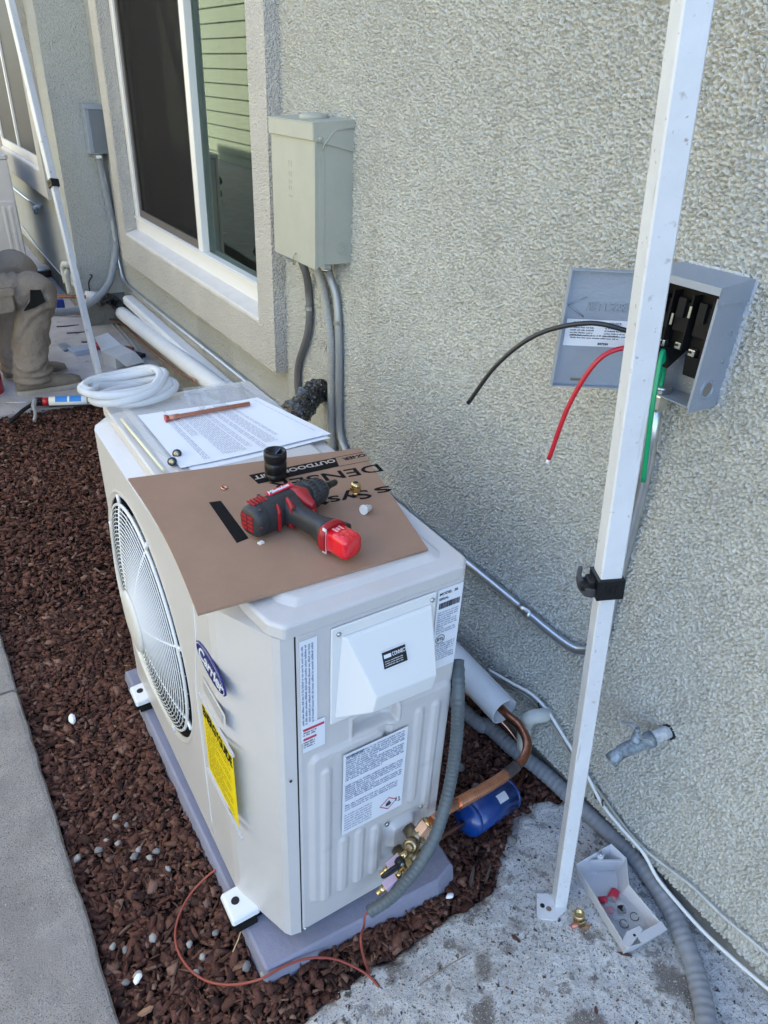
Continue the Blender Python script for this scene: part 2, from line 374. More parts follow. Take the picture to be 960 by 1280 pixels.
# pale concrete yard slab where the person sits, rising gently with the next house
def slab_mb():
    mb = MB(); R = []
    for i in range(41):
        y = BED_Y + 9 * i / 40; z = T(y) + .012; e0 = -.385 if y < 30 else 0
        R.append([(-.372, y, z - .12), (W + .04 if y < 3.95 else .54, y, z - .12), (W + .04 if y < 3.95 else .54, y, z), (-.372, y, z)])
    return mb.rings(R)
slab_mb().build('yard_slab', SLAB, kind='structure')
# rough concrete splash in the right foreground
FP = [og(x, y) for x, y in [(330, 1330), (366, 1280), (460, 1210), (553, 1150), (617, 1107), (627, 1062), (640, 1017), (672, 1000), (700, 1004), (712, 985)]]
FPOLY = [(p.x, p.y) for p in FP] + [(.79, .02), (.79, -1.3), (-.28, -1.3)]
def foot_h(x, y):
    wob = .022 * noise.noise(V(x * 9, y * 9, 5)) + .010 * noise.noise(V(x * 30, y * 30, 5))
    d = pdist(x, y, FPOLY) + wob
    if d < -.01: return None
    e = max(0, min(1, (d + .01) / .035)); e = e * e * (3 - 2 * e)
    z = -.018 + .030 * e
    z += e * (.0022 * abs(noise.noise(V(x * 140, y * 140, 8))) + .007 * noise.noise(V(x * 7, y * 7, 1)) + .0035 * noise.noise(V(x * 28, y * 28, 2)) + .0022 * noise.noise(V(x * 90, y * 90, 3)) + .0016 * noise.noise(V(x * 200, y * 200, 3)))
    return z
def footing():
    x0, y0, st = -.30, -1.0, .0052; nx = int((.79 - x0) / st); ny = int((.20 - y0) / st); mb = MB(); idx = {}
    vs = []; fs = []
    for j in range(ny + 1):
        for i in range(nx + 1):
            z = foot_h(x0 + i * st, y0 + j * st)
            if z is not None: idx[i, j] = len(vs); vs.append((x0 + i * st, y0 + j * st, z))
    for (i, j), a in idx.items():
        if (i + 1, j) in idx and (i + 1, j + 1) in idx and (i, j + 1) in idx: fs.append((a, idx[i + 1, j], idx[i + 1, j + 1], idx[i, j + 1]))
    mb.add(vs, fs, 0, True); return mb.build('concrete_footing', SPLASH, kind='structure')
footing()
HEAP[0] = heap
# bark mulch: thousands of splinters and chunks, uncountable
def mulch():
    N = 44000
    X = RNG.uniform(-.40, .76, N * 3); Y = RNG.uniform(-.42, BED_Y + .02, N * 3)
    keep = []
    for i in range(N * 3):
        x, y = X[i], Y[i]
        if x < kerb_x(y) + .004: continue
        if -.085 < x < .36 and .0 < y < .91: continue
        if pdist(x, y, PPOLY) > -.004: continue
        if x > .40 and y > 1.3: continue
        pass
        if y < .25 and pdist(x, y, FPOLY) > .006 + .012 * noise.noise(V(x * 20, y * 20, 7)): continue
        if y > 1.4 and RNG.random() < .45: continue
        keep.append(i)
        if len(keep) >= N: break
    k = len(keep); X = X[keep]; Y = Y[keep]
    big = RNG.random(k) ** 3
    l = .0045 + .0085 * RNG.random(k) + .012 * big; wd = l * RNG.uniform(.20, .62, k); h = np.minimum(wd, .006 + .004 * big) * RNG.uniform(.35, .9, k)
    base = np.array([[-1, -1, -1], [1, -1, -1], [1, 1, -1], [-1, 1, -1], [-1, -1, 1], [1, -1, 1], [1, 1, 1], [-1, 1, 1]], float)
    spl = RNG.random(k) < .14; l = np.where(spl, l * 1.55, l * .80); wd = np.where(spl, wd * .42, wd); h = np.where(spl, h * .7, h * .85)
    Vv = base[None] * np.stack([l, wd, h], 1)[:, None, :] * RNG.uniform(.45, 1.15, (k, 8, 3))
    yaw = RNG.uniform(0, 2 * np.pi, k); tilt = RNG.normal(0, .38, k); roll = RNG.normal(0, .45, k)
    cy, sy, ct, st, cr, sr = np.cos(yaw), np.sin(yaw), np.cos(tilt), np.sin(tilt), np.cos(roll), np.sin(roll)
    a = Vv.copy(); x, y, z = a[..., 0], a[..., 1], a[..., 2]
    y2 = y * cr[:, None] - z * sr[:, None]; z2 = y * sr[:, None] + z * cr[:, None]
    x3 = x * ct[:, None] + z2 * st[:, None]; z3 = -x * st[:, None] + z2 * ct[:, None]
    x4 = x3 * cy[:, None] - y2 * sy[:, None]; y4 = x3 * sy[:, None] + y2 * cy[:, None]
    tz = np.array([T(v) for v in Y]); zz = tz - .018 + RNG.random(k) ** .8 * .020 + .008 * np.array([noise.noise(V(p * 6, q * 6, 0)) for p, q in zip(X, Y)]) + np.array([heap(p, q) for p, q in zip(X, Y)])
    co = np.stack([x4 + X[:, None], y4 + Y[:, None], z3 + zz[:, None]], -1).reshape(-1, 3)
    q = np.array([[0, 3, 2, 1], [4, 5, 6, 7], [0, 1, 5, 4], [1, 2, 6, 5], [2, 3, 7, 6], [3, 0, 4, 7]])
    fc = (q[None] + (np.arange(k) * 8)[:, None, None]).reshape(-1)
    me = bpy.data.meshes.new('bark_mulch'); me.vertices.add(k * 8); me.vertices.foreach_set('co', co.ravel())
    me.loops.add(k * 24); me.loops.foreach_set('vertex_index', fc); me.polygons.add(k * 6)
    me.polygons.foreach_set('loop_start', np.arange(k * 6) * 4); me.update(calc_edges=True); me.validate()
    me.materials.append(MULCH); o = bpy.data.objects.new('bark_mulch', me); COL.objects.link(o); o['kind'] = 'stuff'
    tag(o, 'loose reddish brown bark mulch filling the bed around the outdoor unit', 'mulch')
mulch()

# ================================================================ HOUSE
house = thing('stucco_house', (W, 1.5, 0), 'pale olive stucco house wall with a white sliding window, rising behind the outdoor unit', 'house')
WIN = dict(y0=1.73, y1=3.53, z0=.765, z1=2.0)     # rough opening in the trim
mb = MB()
# main wall as a slab with the window opening left out
Z0, ZT = .062, 4.3; D = .28
mb.box((W + .006, -4, Z0), (W + D, 1.6, ZT)); mb.box((W, 1.6, Z0), (W + D, WIN['y0'], ZT)); mb.box((W, WIN['y1'], Z0), (W + D, 3.95, ZT))
mb.box((W, WIN['y0'], Z0), (W + D, WIN['y1'], .72)); mb.box((W, WIN['y0'], WIN['z1'] + .05), (W + D, WIN['y1'], ZT))
FARLIT = mat('far stucco brightened as lit', (.76, .76, .70), .92, bump=[(60, .012, 2), (190, .022, 2.5)], var=.08, varscale=2.2, spec=.2)  # paler copy of the stucco: brighter light on the far walls put into colour
main = part('wall', mb, STUCCO, house)
def stucco_skin():
    st = .00215; y0, y1, z0, z1 = -.68, 1.5995, Z0 + .001, 1.80; ny = int((y1 - y0) / st); nz = int((z1 - z0) / st)
    wn = RNG.standard_normal((nz + 1, ny + 1)); fz = np.fft.fftfreq(nz + 1, st)[:, None]; fy = np.fft.fftfreq(ny + 1, st)[None, :]
    f = np.sqrt(fz ** 2 + fy ** 2); band = np.exp(-((f - 125) / 70) ** 2) + .34 * np.exp(-((f - 50) / 24) ** 2)
    h = np.fft.ifft2(np.fft.fft2(wn) * band).real; h /= h.std(); h = np.tanh(h * 1.1) * .0044 - np.maximum(0, -h - .9) * .003
    lf = np.fft.ifft2(np.fft.fft2(wn) * np.exp(-(f / 3.) ** 2)).real; lf /= lf.std(); h += lf * .0012
    yy = y0 + st * np.arange(ny + 1); zz = z0 + st * np.arange(nz + 1); Yg, Zg = np.meshgrid(yy, zz)
    co = np.stack([-h, Yg, Zg], -1).reshape(-1, 3); co[:, 1] -= house['_b'][1]; co[:, 2] -= house['_b'][2]
    i = np.arange(nz)[:, None] * (ny + 1) + np.arange(ny)[None]; q = np.stack([i, i + ny + 1, i + ny + 2, i + 1], -1).reshape(-1)
    me = bpy.data.meshes.new('wall'); me.vertices.add(len(co)); me.vertices.foreach_set('co', co.ravel()); k = len(q) // 4
    me.loops.add(k * 4); me.loops.foreach_set('vertex_index', q.astype(np.int32)); me.polygons.add(k); me.polygons.foreach_set('loop_start', np.arange(k) * 4); me.polygons.foreach_set('use_smooth', np.ones(k, bool)); me.update(calc_edges=True)
    me.materials.append(STUCCON); o = bpy.data.objects.new('wall', me); COL.objects.link(o); o.parent = house; o['_b'] = tuple(house['_b']); o['label'] = 'coarse stucco face of the near wall'
stucco_skin()
mb = MB().box((.50, 3.95, .355), (1.2, 4.2, ZT)); part('wall', mb, FARLIT, house, 'stepped return of the wall facing the viewer')
mb = MB().box((.50, 4.2, .355), (.78, 12, ZT)); part('wall', mb, FARLIT, house, 'far wall of the next house, standing forward of the near one')
mb = MB()
# the weep edge of the stucco hangs over a recessed concrete foundation
R = [(-4, .05), (.6, .05), (1.2, .05), (3.94, .05)]
mb.box((W + .012, -4, -.3), (W + .2, 3.94, Z0 + .004)); part('foundation', mb, FOUND, house)
mb = MB().box((.515, 3.965, -.1), (1.0, 12, .36)).box((W - .006, 1.3, -.1), (W + .011, 3.945, .31)); part('foundation', mb, FOUND, house)
mb = MB().box((.15, -4.2, ZT), (3.2, 12.2, ZT + .22)).rings([[(.15, -4.2, ZT + .22), (6, -4.2, ZT + 2.4), (6, -4.2, ZT + 2.5), (.15, -4.2, ZT + .3)], [(.15, 12.2, ZT + .22), (6, 12.2, ZT + 2.4), (6, 12.2, ZT + 2.5), (.15, 12.2, ZT + .3)]])
part('roof', mb, ROOFM, house)
mb = MB().box((W + D + 2.2, -4, -.2), (W + D + 2.4, 12, ZT)); part('wall', mb, STUCCO, house)
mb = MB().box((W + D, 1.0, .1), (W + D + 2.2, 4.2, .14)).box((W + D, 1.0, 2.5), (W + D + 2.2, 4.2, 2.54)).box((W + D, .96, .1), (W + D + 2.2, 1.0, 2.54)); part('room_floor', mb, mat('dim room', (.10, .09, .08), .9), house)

def window(y0, y1, z0, z1, xw, depth, frame_x, oy0, oy1, oz0, near_hidden=True, name='window'):
    """raised stucco surround, sloped smooth sill, vinyl frame"""
    xt = xw - depth; mb = MB()
    ot = z1 + .13
    s = MB(); s.box((xt, oy0, oz0), (xw + .001, y0, ot)); s.box((xt, y1, oz0), (xw + .001, oy1, ot)); s.box((xt, y0, z1), (xw + .001, y1, ot))
    s.box((xt, y0, oz0), (xw + .001, y1, z0 - .028)); tr = part('window_trim', s, STUCCOT, house)
    # reveals
    s = MB().box((xt + .002, y1 - .012, z0 - .03), (frame_x, y1 - .0005, z1)); s.build('reveal', STUCCOT, tr)
    s = MB().rings([[(xt, y0, z0 - .028), (frame_x + .02, y0, z0 - .028), (frame_x + .02, y0, z0 + .012), (xt + .004, y0, z0 - .012), (xt, y0, z0 - .018)], [(xt, y1 - .012, z0 - .028), (frame_x + .02, y1 - .012, z0 - .028), (frame_x + .02, y1 - .012, z0 + .012), (xt + .004, y1 - .012, z0 - .012), (xt, y1 - .012, z0 - .018)]])
    s.build('sill', SILL, tr)
    return tr
# ---- near sliding window
y0, y1 = WIN['y0'], WIN['y1']; FX = .762
zs = on(323, 407, 0, .70).z
zf0 = on(323, 380, 0, FX).z
window(y0, y1, zf0, WIN['z1'], W, .05, FX, 1.595, 3.655, .612)
yl = on(158, 285, 0, FX).y; ya = on(176, 276, 0, FX).y; zin = on(321, 354, 0, FX).z; ym = on(237, 309, 0, FX).y; ym2 = on(247, 309, 0, FX).y
fr = MB(); z1 = WIN['z1']; fx0, fx1 = FX, FX + .07
fr.box((fx0, y0, zf0), (fx1, y1 - .012, zin), bev=.004); fr.box((fx0, y1 - .012 - .055, zin), (fx1, y1 - .012, z1), bev=.004); fr.box((fx0, y0, zin), (fx1, y0 + .05, z1), bev=.004); fr.box((fx0, y0 + .05, z1 - .05), (fx1, y1 - .067, z1), bev=.004)
fr.box((fx0 + .006, y0, zf0 - .012), (fx1, y1 - .012, zf0 - .0005))
fr.box((fx0 - .006, y0 + .001, zin - .012), (fx0 + .001, y1 - .014, zin - .002))
WINO = MB().box((fx0 + .004, ym2 - .052, zin), (fx1 - .004, ym2, z1 - .05), bev=.003)
win = part('window', fr, VINYLW, house); WINO.build('mullion', VINYLW, win)
yfar = y1 - .067
MB().box((fx0 + .036, y0 + .05, zin), (fx0 + .040, ym2 - .052, z1 - .05)).build('pane', GLASS, win)
MB().box((fx0 + .052, ym2, zin), (fx0 + .056, yfar, z1 - .05)).build('pane', GLASS, win)
s = MB().box((fx0 + .020, ym2 + .03, zin + .035), (fx0 + .021, yfar - .03, z1 - .08)); s.build('insect_screen', SCREEN, win)
s = MB()
for a, b, c, d in ((ym2, yfar, zin, zin + .035), (ym2, yfar, z1 - .085, z1 - .05), (yfar - .03, yfar, zin + .035, z1 - .085), (ym2, ym2 + .03, zin + .035, z1 - .085)): s.box((fx0 + .012, a, c), (fx0 + .030, b, d), bev=.002)
s.build('sash', SASHD, win)
# curtain folds behind the clear pane
s = MB(); R = []
for i in range(60):
    yy = 2.06 + i * .006; R.append([(fx0 + .25 + .03 * math.sin(i * .9), yy, .2), (fx0 + .25 + .03 * math.sin(i * .9), yy, 2.3)])
s.rings(R, smooth=True, caps=False, closed=False); s.build('curtain', mat('curtain cloth', (.55, .56, .50), .9), win)
# ---- far window on the next house
tw = window(4.20 + .16, 5.9, 1.02, 2.3, .50, .05, .47, 4.22, 6.05, .86)
s = MB().box((.462, 4.372, 1.02), (.49, 5.888, 1.07)).box((.462, 4.372, 1.07), (.49, 4.42, 2.3)).box((.462, 5.83, 1.07), (.49, 5.888, 2.3)).box((.462, 5.08, 1.07), (.49, 5.12, 2.3))
fw = part('window', s, VINYLW, house)
MB().box((.474, 4.42, 1.07), (.478, 5.08, 2.3)).build('pane', mat('dark glass', (.035, .035, .04), .5, spec=.2), fw); MB().box((.474, 5.12, 1.07), (.478, 5.83, 2.3)).build('pane', MATS['dark glass'], fw)

# neighbour's house across the passage, seen mirrored in the window
nb = thing('neighbour_house', (-2.7, 3, 0), 'green lap sided house across the side passage, reflected in the sliding window', 'house')
mb = MB().box((-3.1, -1.2, -.2), (-2.72, 16, 4.2)); part('wall', mb, SIDING, nb)
bd = None; hz = .3
while hz < 4.0:
    if bd is None:
        bd = part('siding_board', MB().rings([[(-2.719, -1.2, 0), (-2.692, -1.2, 0), (-2.706, -1.2, .19), (-2.719, -1.2, .19)], [(-2.719, 16, 0), (-2.692, 16, 0), (-2.706, 16, .19), (-2.719, 16, .19)]]), SIDING, nb); bd.location.z = hz
    else:
        c = bd.copy(); COL.objects.link(c); c.location.z = hz
    hz += .19
mb = MB().rings([[(-2.4, -1.4, 4.2), (-6, -1.4, 5.4), (-6, -1.4, 5.5), (-2.4, -1.4, 4.3)], [(-2.4, 16.2, 4.2), (-6, 16.2, 5.4), (-6, 16.2, 5.5), (-2.4, 16.2, 4.3)]]); part('roof', mb, ROOFM, nb)

# ================================================================ OUTDOOR UNIT
def build_unit():
    U = thing('outdoor_unit', (.12, .45, .10), 'near beige outdoor unit with round fan grille, cardboard and tools on its lid', 'outdoor unit', 'outdoor units standing along the house wall')
    ZB, ZS = .10, .86
    # body plan, clockwise from the near seam; front edge lower than the lid seam
    plan = [(0, 0), (.31, 0), (.31, .90), (-.030, .90), (-.068, .882), (-.075, .86), (-.075, .150), (-.066, .118), (-.030, .016), (-.022, .006)]
    # ---- front panel wraps the -X side and both front corners
    fp = [(0, 0), (-.020, .004), (-.028, .014), (-.064, .112), (-.071, .130), (-.075, .152), (-.075, .86), (-.068, .882), (-.030, .90), (0, .90)]
    def zt(x, y): return ZS - .002 if x > -.035 else ZS - .002 - .014 * min(1, (-.035 - x) / .035)
    fin = [(.02, .02), (-.012, .02), (-.020, .026), (-.046, .122), (-.052, .138), (-.055, .156), (-.055, .84), (-.05, .86), (-.02, .88), (.02, .88)]
    FC, FR = (.600, .494), .279
    mb = MB(); n = len(fp)
    # vertical skin with the fan opening cut in its flat part: build corner strips, then the flat panel as a ring-to-rectangle mesh
    def strip(a, b):
        (x0, y0), (x1, y1) = a, b
        za, zb = zt(x0, y0), zt(x1, y1)
        r1 = [(x0, y0, ZB), (x0, y0, za - .008), (x0 * .96 + .02 * .04, y0, za - .002)]
        mb.add([(x0, y0, ZB), (x1, y1, ZB), (x1, y1, zb), (x0, y0, za)], [(0, 1, 2, 3)], 0, True)
    for i in (0, 1, 2, 3, 4, 6, 7, 8): strip(fp[i], fp[i + 1])
    ya, yb = .152, .86; zb_, zt_ = ZB, zt(-.075, .5); K = 96; ring = []; rect = []
    for k in range(K):
        th = 2 * math.pi * k / K; c, s_ = math.cos(th), math.sin(th)
        ring.append((-.075, FC[0] + FR * c, FC[1] + FR * s_))
        # ray to rectangle
        ts = []
        if c > 1e-9: ts.append((yb - FC[0]) / c)
        if c < -1e-9: ts.append((ya - FC[0]) / c)
        if s_ > 1e-9: ts.append((zt_ - FC[1]) / s_)
        if s_ < -1e-9: ts.append((zb_ - FC[1]) / s_)
        t = min(ts); rect.append([-.075, FC[0] + t * c, FC[1] + t * s_])
    for cy, cz in ((ya, zb_), (ya, zt_), (yb, zb_), (yb, zt_)):
        j = min(range(K), key=lambda q: (rect[q][1] - cy) ** 2 + (rect[q][2] - cz) ** 2); rect[j][1] = cy; rect[j][2] = cz
    lip1 = [(-.078, FC[0] + (y - FC[0]) * 1.035, FC[1] + (z - FC[1]) * 1.035) for x, y, z in ring]
    lip0 = [(-.075, FC[0] + (y - FC[0]) * 1.055, FC[1] + (z - FC[1]) * 1.055) for x, y, z in ring]
    well = [(-.0735, FC[0] + (y - FC[0]) * 1.0, FC[1] + (z - FC[1]) * .99) for x, y, z in ring]
    well2 = [(-.068, FC[0] + (y - FC[0]) * 1.002, FC[1] + (z - FC[1]) * 1.002) for x, y, z in ring]
    mb.rings([rect, lip0, lip1, ring, well, well2], smooth=False, caps=False)
    # sloping top strip between the front and the lid
    inn = [(.02, .02), (.0, .02), (-.012, .03), (-.030, .122), (-.034, .136), (-.036, .156), (-.036, .85), (-.036, .86), (-.01, .88), (.02, .88)]
    for i in range(n - 1):
        (x0, y0), (x1, y1) = fp[i], fp[i + 1]; (u0, v0), (u1, v1) = inn[i], inn[i + 1]
        mb.add([(x0, y0, zt(x0, y0)), (x1, y1, zt(x1, y1)), (u1, v1, ZS + .001), (u0, v0, ZS + .001)], [(0, 1, 2, 3)], 0, True)
    fpn = part('front_panel', mb, PAINT, U)
    bevel(fpn, .0035, 2, .5)
    # ---- rear and bottom shell
    mb = MB().box((.02, .897, ZB), (.31, .9, ZS)).box((.307, .003, ZB), (.31, .8965, ZS)).box((.003, .004, ZB + .001), (.305, .896, ZB + .006)); part('rear_panel', mb, PAINT, U)
    s = MB()
    for i in range(40): s.box((.3105, .02 + i * .0215, ZB + .02), (.313, .0235 + i * .0215, ZS - .03))
    for i in range(12): s.box((.313, .015, ZB + .05 + i * .06), (.315, .88, ZB + .053 + i * .06))
    o = s.build('rear_guard', PAINTD, U); o['kind'] = 'stuff'
    # ---- near side panel (a thin pressed sheet with ribs and bosses)
    def side_height(x, z):
        h = 0.
        def rr(cx, cz, hx, hz, r): # signed distance to rounded box
            dx, dz = abs(x - cx) - hx + r, abs(z - cz) - hz + r
            return math.hypot(max(dx, 0), max(dz, 0)) + min(max(dx, dz), 0) - r
        ss = lambda d, w_: max(0., min(1., .5 - d / w_))
        # large raised field: left block plus the taller right block
        d1 = rr(.093, .385, .070, .205, .016); d2 = rr(.240, .395, .066, .236, .016); d3 = rr(.165, .365, .14, .185, .016)
        d = min(d1, d2, d3)
        h += .0065 * ss(d, .009)
        rib = -9
        for cx, lo, hi in ((.050, .15, .555), (.087, .14, .345), (.122, .13, .345), (.157, .13, .33), (.236, .35, .60), (.272, .30, .60)):
            dd = rr(cx, (lo + hi) / 2, .0085, (hi - lo) / 2, .0085); h += .0045 * ss(dd, .007) * (1 if d < -.005 else 0)
        dv = rr(.225, .262, .050, .058, .014); h -= .009 * ss(dv, .008); dv2 = rr(.222, .262, .028, .034, .010); h += .013 * ss(dv2, .012)
        if z < .17: h *= max(0, (z - .12) / .05) if z > .12 else 0
        return h
    nx, nz = 150, 330; mb = MB(); vs = []
    HX0, HX1, HZ0, HZ1 = .104, .188, .598, .636
    xs = [.0035 + (.3075 - .0035) * i / nx for i in range(nx + 1)]; zs_ = [ZB + .003 + (ZS - .003 - ZB - .003) * j / nz for j in range(nz + 1)]
    for z in zs_:
        for x in xs:
            hd = 0
            d_ = max(abs(x - (HX0 + HX1) / 2) - (HX1 - HX0) / 2, abs(z - (HZ0 + HZ1) / 2) - (HZ1 - HZ0) / 2)
            if d_ < 0: hd = .022 * min(1, -d_ / .004)
            elif d_ < .008: hd = -.003 * (1 - abs(d_ - .004) / .004)
            ed = min(x - .0035, .3075 - x, z - ZB - .003, ZS - .003 - z); er = .0025 * max(0, 1 - ed / .0035) ** 2
            vs.append((x, -side_height(x, z) + hd + er - .001, z))
    fs = [(j * (nx + 1) + i, j * (nx + 1) + i + 1, (j + 1) * (nx + 1) + i + 1, (j + 1) * (nx + 1) + i) for j in range(nz) for i in range(nx)]
    mb.add(vs, fs, 0, True); sp = part('side_panel', mb, PAINT, U)
    s = MB().box((.0025, .006, ZB + .001), (.0031, .012, ZS - .001)); part('seam_gap', MB().box((-.001, .0015, ZB), (.0045, .003, ZS)), DARK, U)
    # ---- lid
    def lev(d, z, r=.006):
        x0, x1, y0, y1 = -.042 + d, .318 - d, -.005 + d, .905 - d; c = .016; cx, cy = .026, .088
        P = [V(x0 + cx, y0, 0), V(x1 - c, y0, 0), V(x1, y0 + c, 0), V(x1, y1, 0), V(x0, y1, 0), V(x0, y0 + cy, 0), V(x0 + .35 * cx, y0 + .26 * cy, 0)]; out = []
        for i, p in enumerate(P):
            a_, b_ = (P[i - 1] - p).normalized() * r, (P[(i + 1) % len(P)] - p).normalized() * r
            for t in (0, .33, .67, 1): out.append((1 - t) ** 2 * (p + a_) + 2 * t * (1 - t) * p + t * t * (p + b_))
        return [(q.x, q.y, z) for q in out]
    L = [lev(.002, ZS), lev(0, ZS + .0015), lev(0, ZS + .0190), lev(.0005, ZS + .0210), lev(.0016, ZS + .0226), lev(.0032, ZS + .0237), lev(.0050, ZS + .0242), lev(.0300, ZS + .0258), lev(.0315, ZS + .0262), lev(.0410, ZS + .0318), lev(.0430, ZS + .0325), lev(.0450, ZS + .0327)]
    lid = part('lid', MB().rings(L), PAINT, U)
    s = MB()
    for x in (.112, .275): s.lathe([(0, .004), (.0015, .004), (.0025, .002)], (x, -.0045, ZS + .013), (0, -1, 0), 10)
    for yy, zz in ((-.0045, 0),): pass
    part('screw', s, STEEL, U) if False else None
    # raised pressings on the lid's far half
    for (a, b, c, d_) in ((.02, .16, .30, .205),):
        pass
    # ---- fan grille: domed concentric rings carried on radial ribs
    gr = thing_part('fan_grille', U)
    def dome(r): return -.078 - .030 * (1 - (r / .262) ** 2) ** .8 if r < .262 else -.078
    radii = []; r = .258
    while r > .072: radii.append(r); r -= .0086
    ring0 = None; G = MB()
    K2 = 72
    for i, r in enumerate(radii):
        thick = .0013; R = []
        for k in range(K2):
            th = 2 * math.pi * k / K2; c, s_ = math.cos(th), math.sin(th); x = dome(r)
            R.append([(x - thick, FC[0] + r * c, FC[1] + r * s_), (x, FC[0] + (r + thick) * c, FC[1] + (r + thick) * s_), (x + thick * 1.5, FC[0] + r * c, FC[1] + r * s_), (x, FC[0] + (r - thick) * c, FC[1] + (r - thick) * s_)])
        R.append(R[0]); m_ = MB().rings(R, 0, True, caps=False); m_.build('grille_ring', WPLASTIC, gr)
    H = MB()
    H.lathe([(-.006, .0715), (0, .072), (.004, .068), (.005, .03), (.005, .001)], (dome(.06) - .002, FC[0], FC[1]), (-1, 0, 0), 40); H.build('hub_cap', PAINTD, gr)
    for k in range(8):
        th = 2 * math.pi * (k + .5) / 8; c, s_ = math.cos(th), math.sin(th); P = []
        for j in range(9):
            r = .07 + (.266 - .07) * j / 8; P.append(V(dome(min(r, .262)) + .003, FC[0] + r * c, FC[1] + r * s_))
        MB().tube(P, .0034, 6).build('grille_rib', WPLASTIC, gr)
    # finer radial wires
    s = MB()
    for k in range(36):
        th = 2 * math.pi * (k + .2) / 36; c, s_ = math.cos(th), math.sin(th)
        s.tube([V(dome(min(r, .262)) + .004, FC[0] + r * c, FC[1] + r * s_) for r in (.07, .13, .19, .23, .262)], .0009, 4)
    s.build('radial_wires', WPLASTIC, gr)
    # pale fan blades behind
    s = MB()
    for k in range(3):
        R = []
        for j in range(8):
            r = .05 + .195 * j / 7; sp_ = .75 + .35 * j / 7; a0 = 2 * math.pi * k / 3 + .35 * j / 7
            R.append([(-.045 + .035 * q / 6 - .0, FC[0] + r * math.cos(a0 + sp_ * q / 6), FC[1] + r * math.sin(a0 + sp_ * q / 6)) for q in range(7)] + [(-.042 + .035 * q / 6, FC[0] + r * math.cos(a0 + sp_ * q / 6), FC[1] + r * math.sin(a0 + sp_ * q / 6)) for q in range(6, -1, -1)])
        s.rings(R, smooth=True)
    s.lathe([(0, .055), (.05, .055)], (-.05, FC[0], FC[1]), (1, 0, 0), 24); part('fan', s, mat('pale fan blade', (.13, .135, .15), .5), U)
    part('fan_well', MB().lathe([(0, .001), (.001, .280)], (.03, FC[0], FC[1]), (1, 0, 0), 40).lathe([(0, .2785), (.10, .2785)], (-.0715, FC[0], FC[1]), (1, 0, 0), 60, caps=False), DARK, U)
    # ---- groove around the right hand front field, handle with its recess shade painted on, badge, energy label
    X = -.0752
    part('panel_groove', MB().tube(smooth_path([(X, .150, .82), (X, .212, .815), (X, .232, .70), (X, .268, .56), (X, .272, .40), (X, .275, .125)], 6), .0016, 6), WPLASTIC, U)
    hb = on(258, 872, 0, X); he = on(283, 905, 0, X)
    hr = part('front_handle', MB().rings([[(X - .001, .214, .600), (X - .001, .108, .600), (X - .001, .108, .640), (X - .001, .214, .640)], [(X - .0035, .212, .603), (X - .0035, .110, .603), (X - .0016, .110, .636), (X - .0016, .212, .636)]]), PAINT, U)
    MB().box((X - .0040, .116, .614), (X - .0022, .206, .631)).build('handle_recess_shade', mat('recess shade', (.40, .385, .37), .5), hr)  # raised plate in darkened casing paint, imitating the shade of a recess
    # badge
    bc = V(X, .160, .703); s = MB(); R = []
    for d_, k in ((0, 1), (.002, 1), (.003, .96)): R.append([(X - d_, bc.y - .068 * k * math.cos(t * math.pi / 18), bc.z + .027 * k * math.sin(t * math.pi / 18)) for t in range(36)])
    bg_ = part('badge', s.rings(R), NAVY, U)
    s = MB(); R = [[(X - .0032, bc.y - .066 * k * math.cos(t * math.pi / 18), bc.z + .0255 * k * math.sin(t * math.pi / 18)) for t in range(36)] for k in (.985, .955)]
    s.rings(R, caps=False); s.build('badge_rim', LABELW, bg_)
    text('badge_lettering', 'Carrier', .040, (X - .0034, bc.y + .055, bc.z - .012), (0, -1, 0), (0, 0, 1), LABELW, bg_, shear=.35, depth=.0003, bold=.0004, spacing=.92)
    # energy label, mounted behind a thin film strip
    eg = part('energy_label', plate(MB(), (X - .0006, .240, .372), (0, -1, 0), ZR, .150, .185), YEL, U)
    text('energy_lettering', 'ENERGYGUIDE', .034, (X - .0016, .237, .527), (0, -1, 0), ZR, INK, eg, fit=.143, bold=.0012, depth=.0001)
    print_rows('energy_print', (X - .0012, .230, .380), (0, -1, 0), ZR, .125, .140, .0046, mat('olive print', (.25, .19, .02), .6), eg, gap=2.2, seed=4, para=3)
    # raised sticks framing the label
    part('trim_strip', MB().box((X - .004, .082, .566), (X, .246, .572)), PAINT, U); part('trim_strip', MB().box((X - .004, .076, .352), (X, .256, .358)), PAINT, U)
    # ---- labels on the near side
    Y = -.0020
    nrm = ((1, 0, 0), (0, 0, 1))
    a = part('warning_label', plate(MB(), (.0075, Y, .634), XR, ZR, .0285, .212), LABELW, U)
    # sideways text columns
    print_rows('warning_print', (.0345, Y - .001, .640), (0, 0, -1) if False else (0, 0, 1), (-1, 0, 0), .200, .0255, .0036, LABELG, a, gap=1.55, seed=2, off=.0002)
    a = part('caution_label', plate(MB(), (.0095, Y - .0008, .612), XR, ZR, .040, .062), LABELW, U)
    MB().box((.0105, Y - .0022, .661), (.0475, Y - .0015, .6655)).box((.0105, Y - .0022, .640), (.0335, Y - .0015, .6442)).build('red_bar', REDP, a)
    print_rows('caution_print', (.0105, Y - .0015, .646), XR, ZR, .026, .013, .0032, LABELK, a, seed=5); print_rows('caution_print', (.0105, Y - .0015, .620), XR, ZR, .022, .017, .0032, LABELK, a, seed=6)
    a = part('rating_label', plate(MB(), (.2545, Y, .674), XR, ZR, .0505, .174), LABELW, U)
    print_rows('rating_print', (.2575, Y - .0008, .752), XR, ZR, .044, .050, .0030, LABELG, a, seed=8, para=4); print_rows('rating_print', (.2575, Y - .0008, .694), XR, ZR, .044, .038, .0030, LABELG, a, seed=9, para=5)
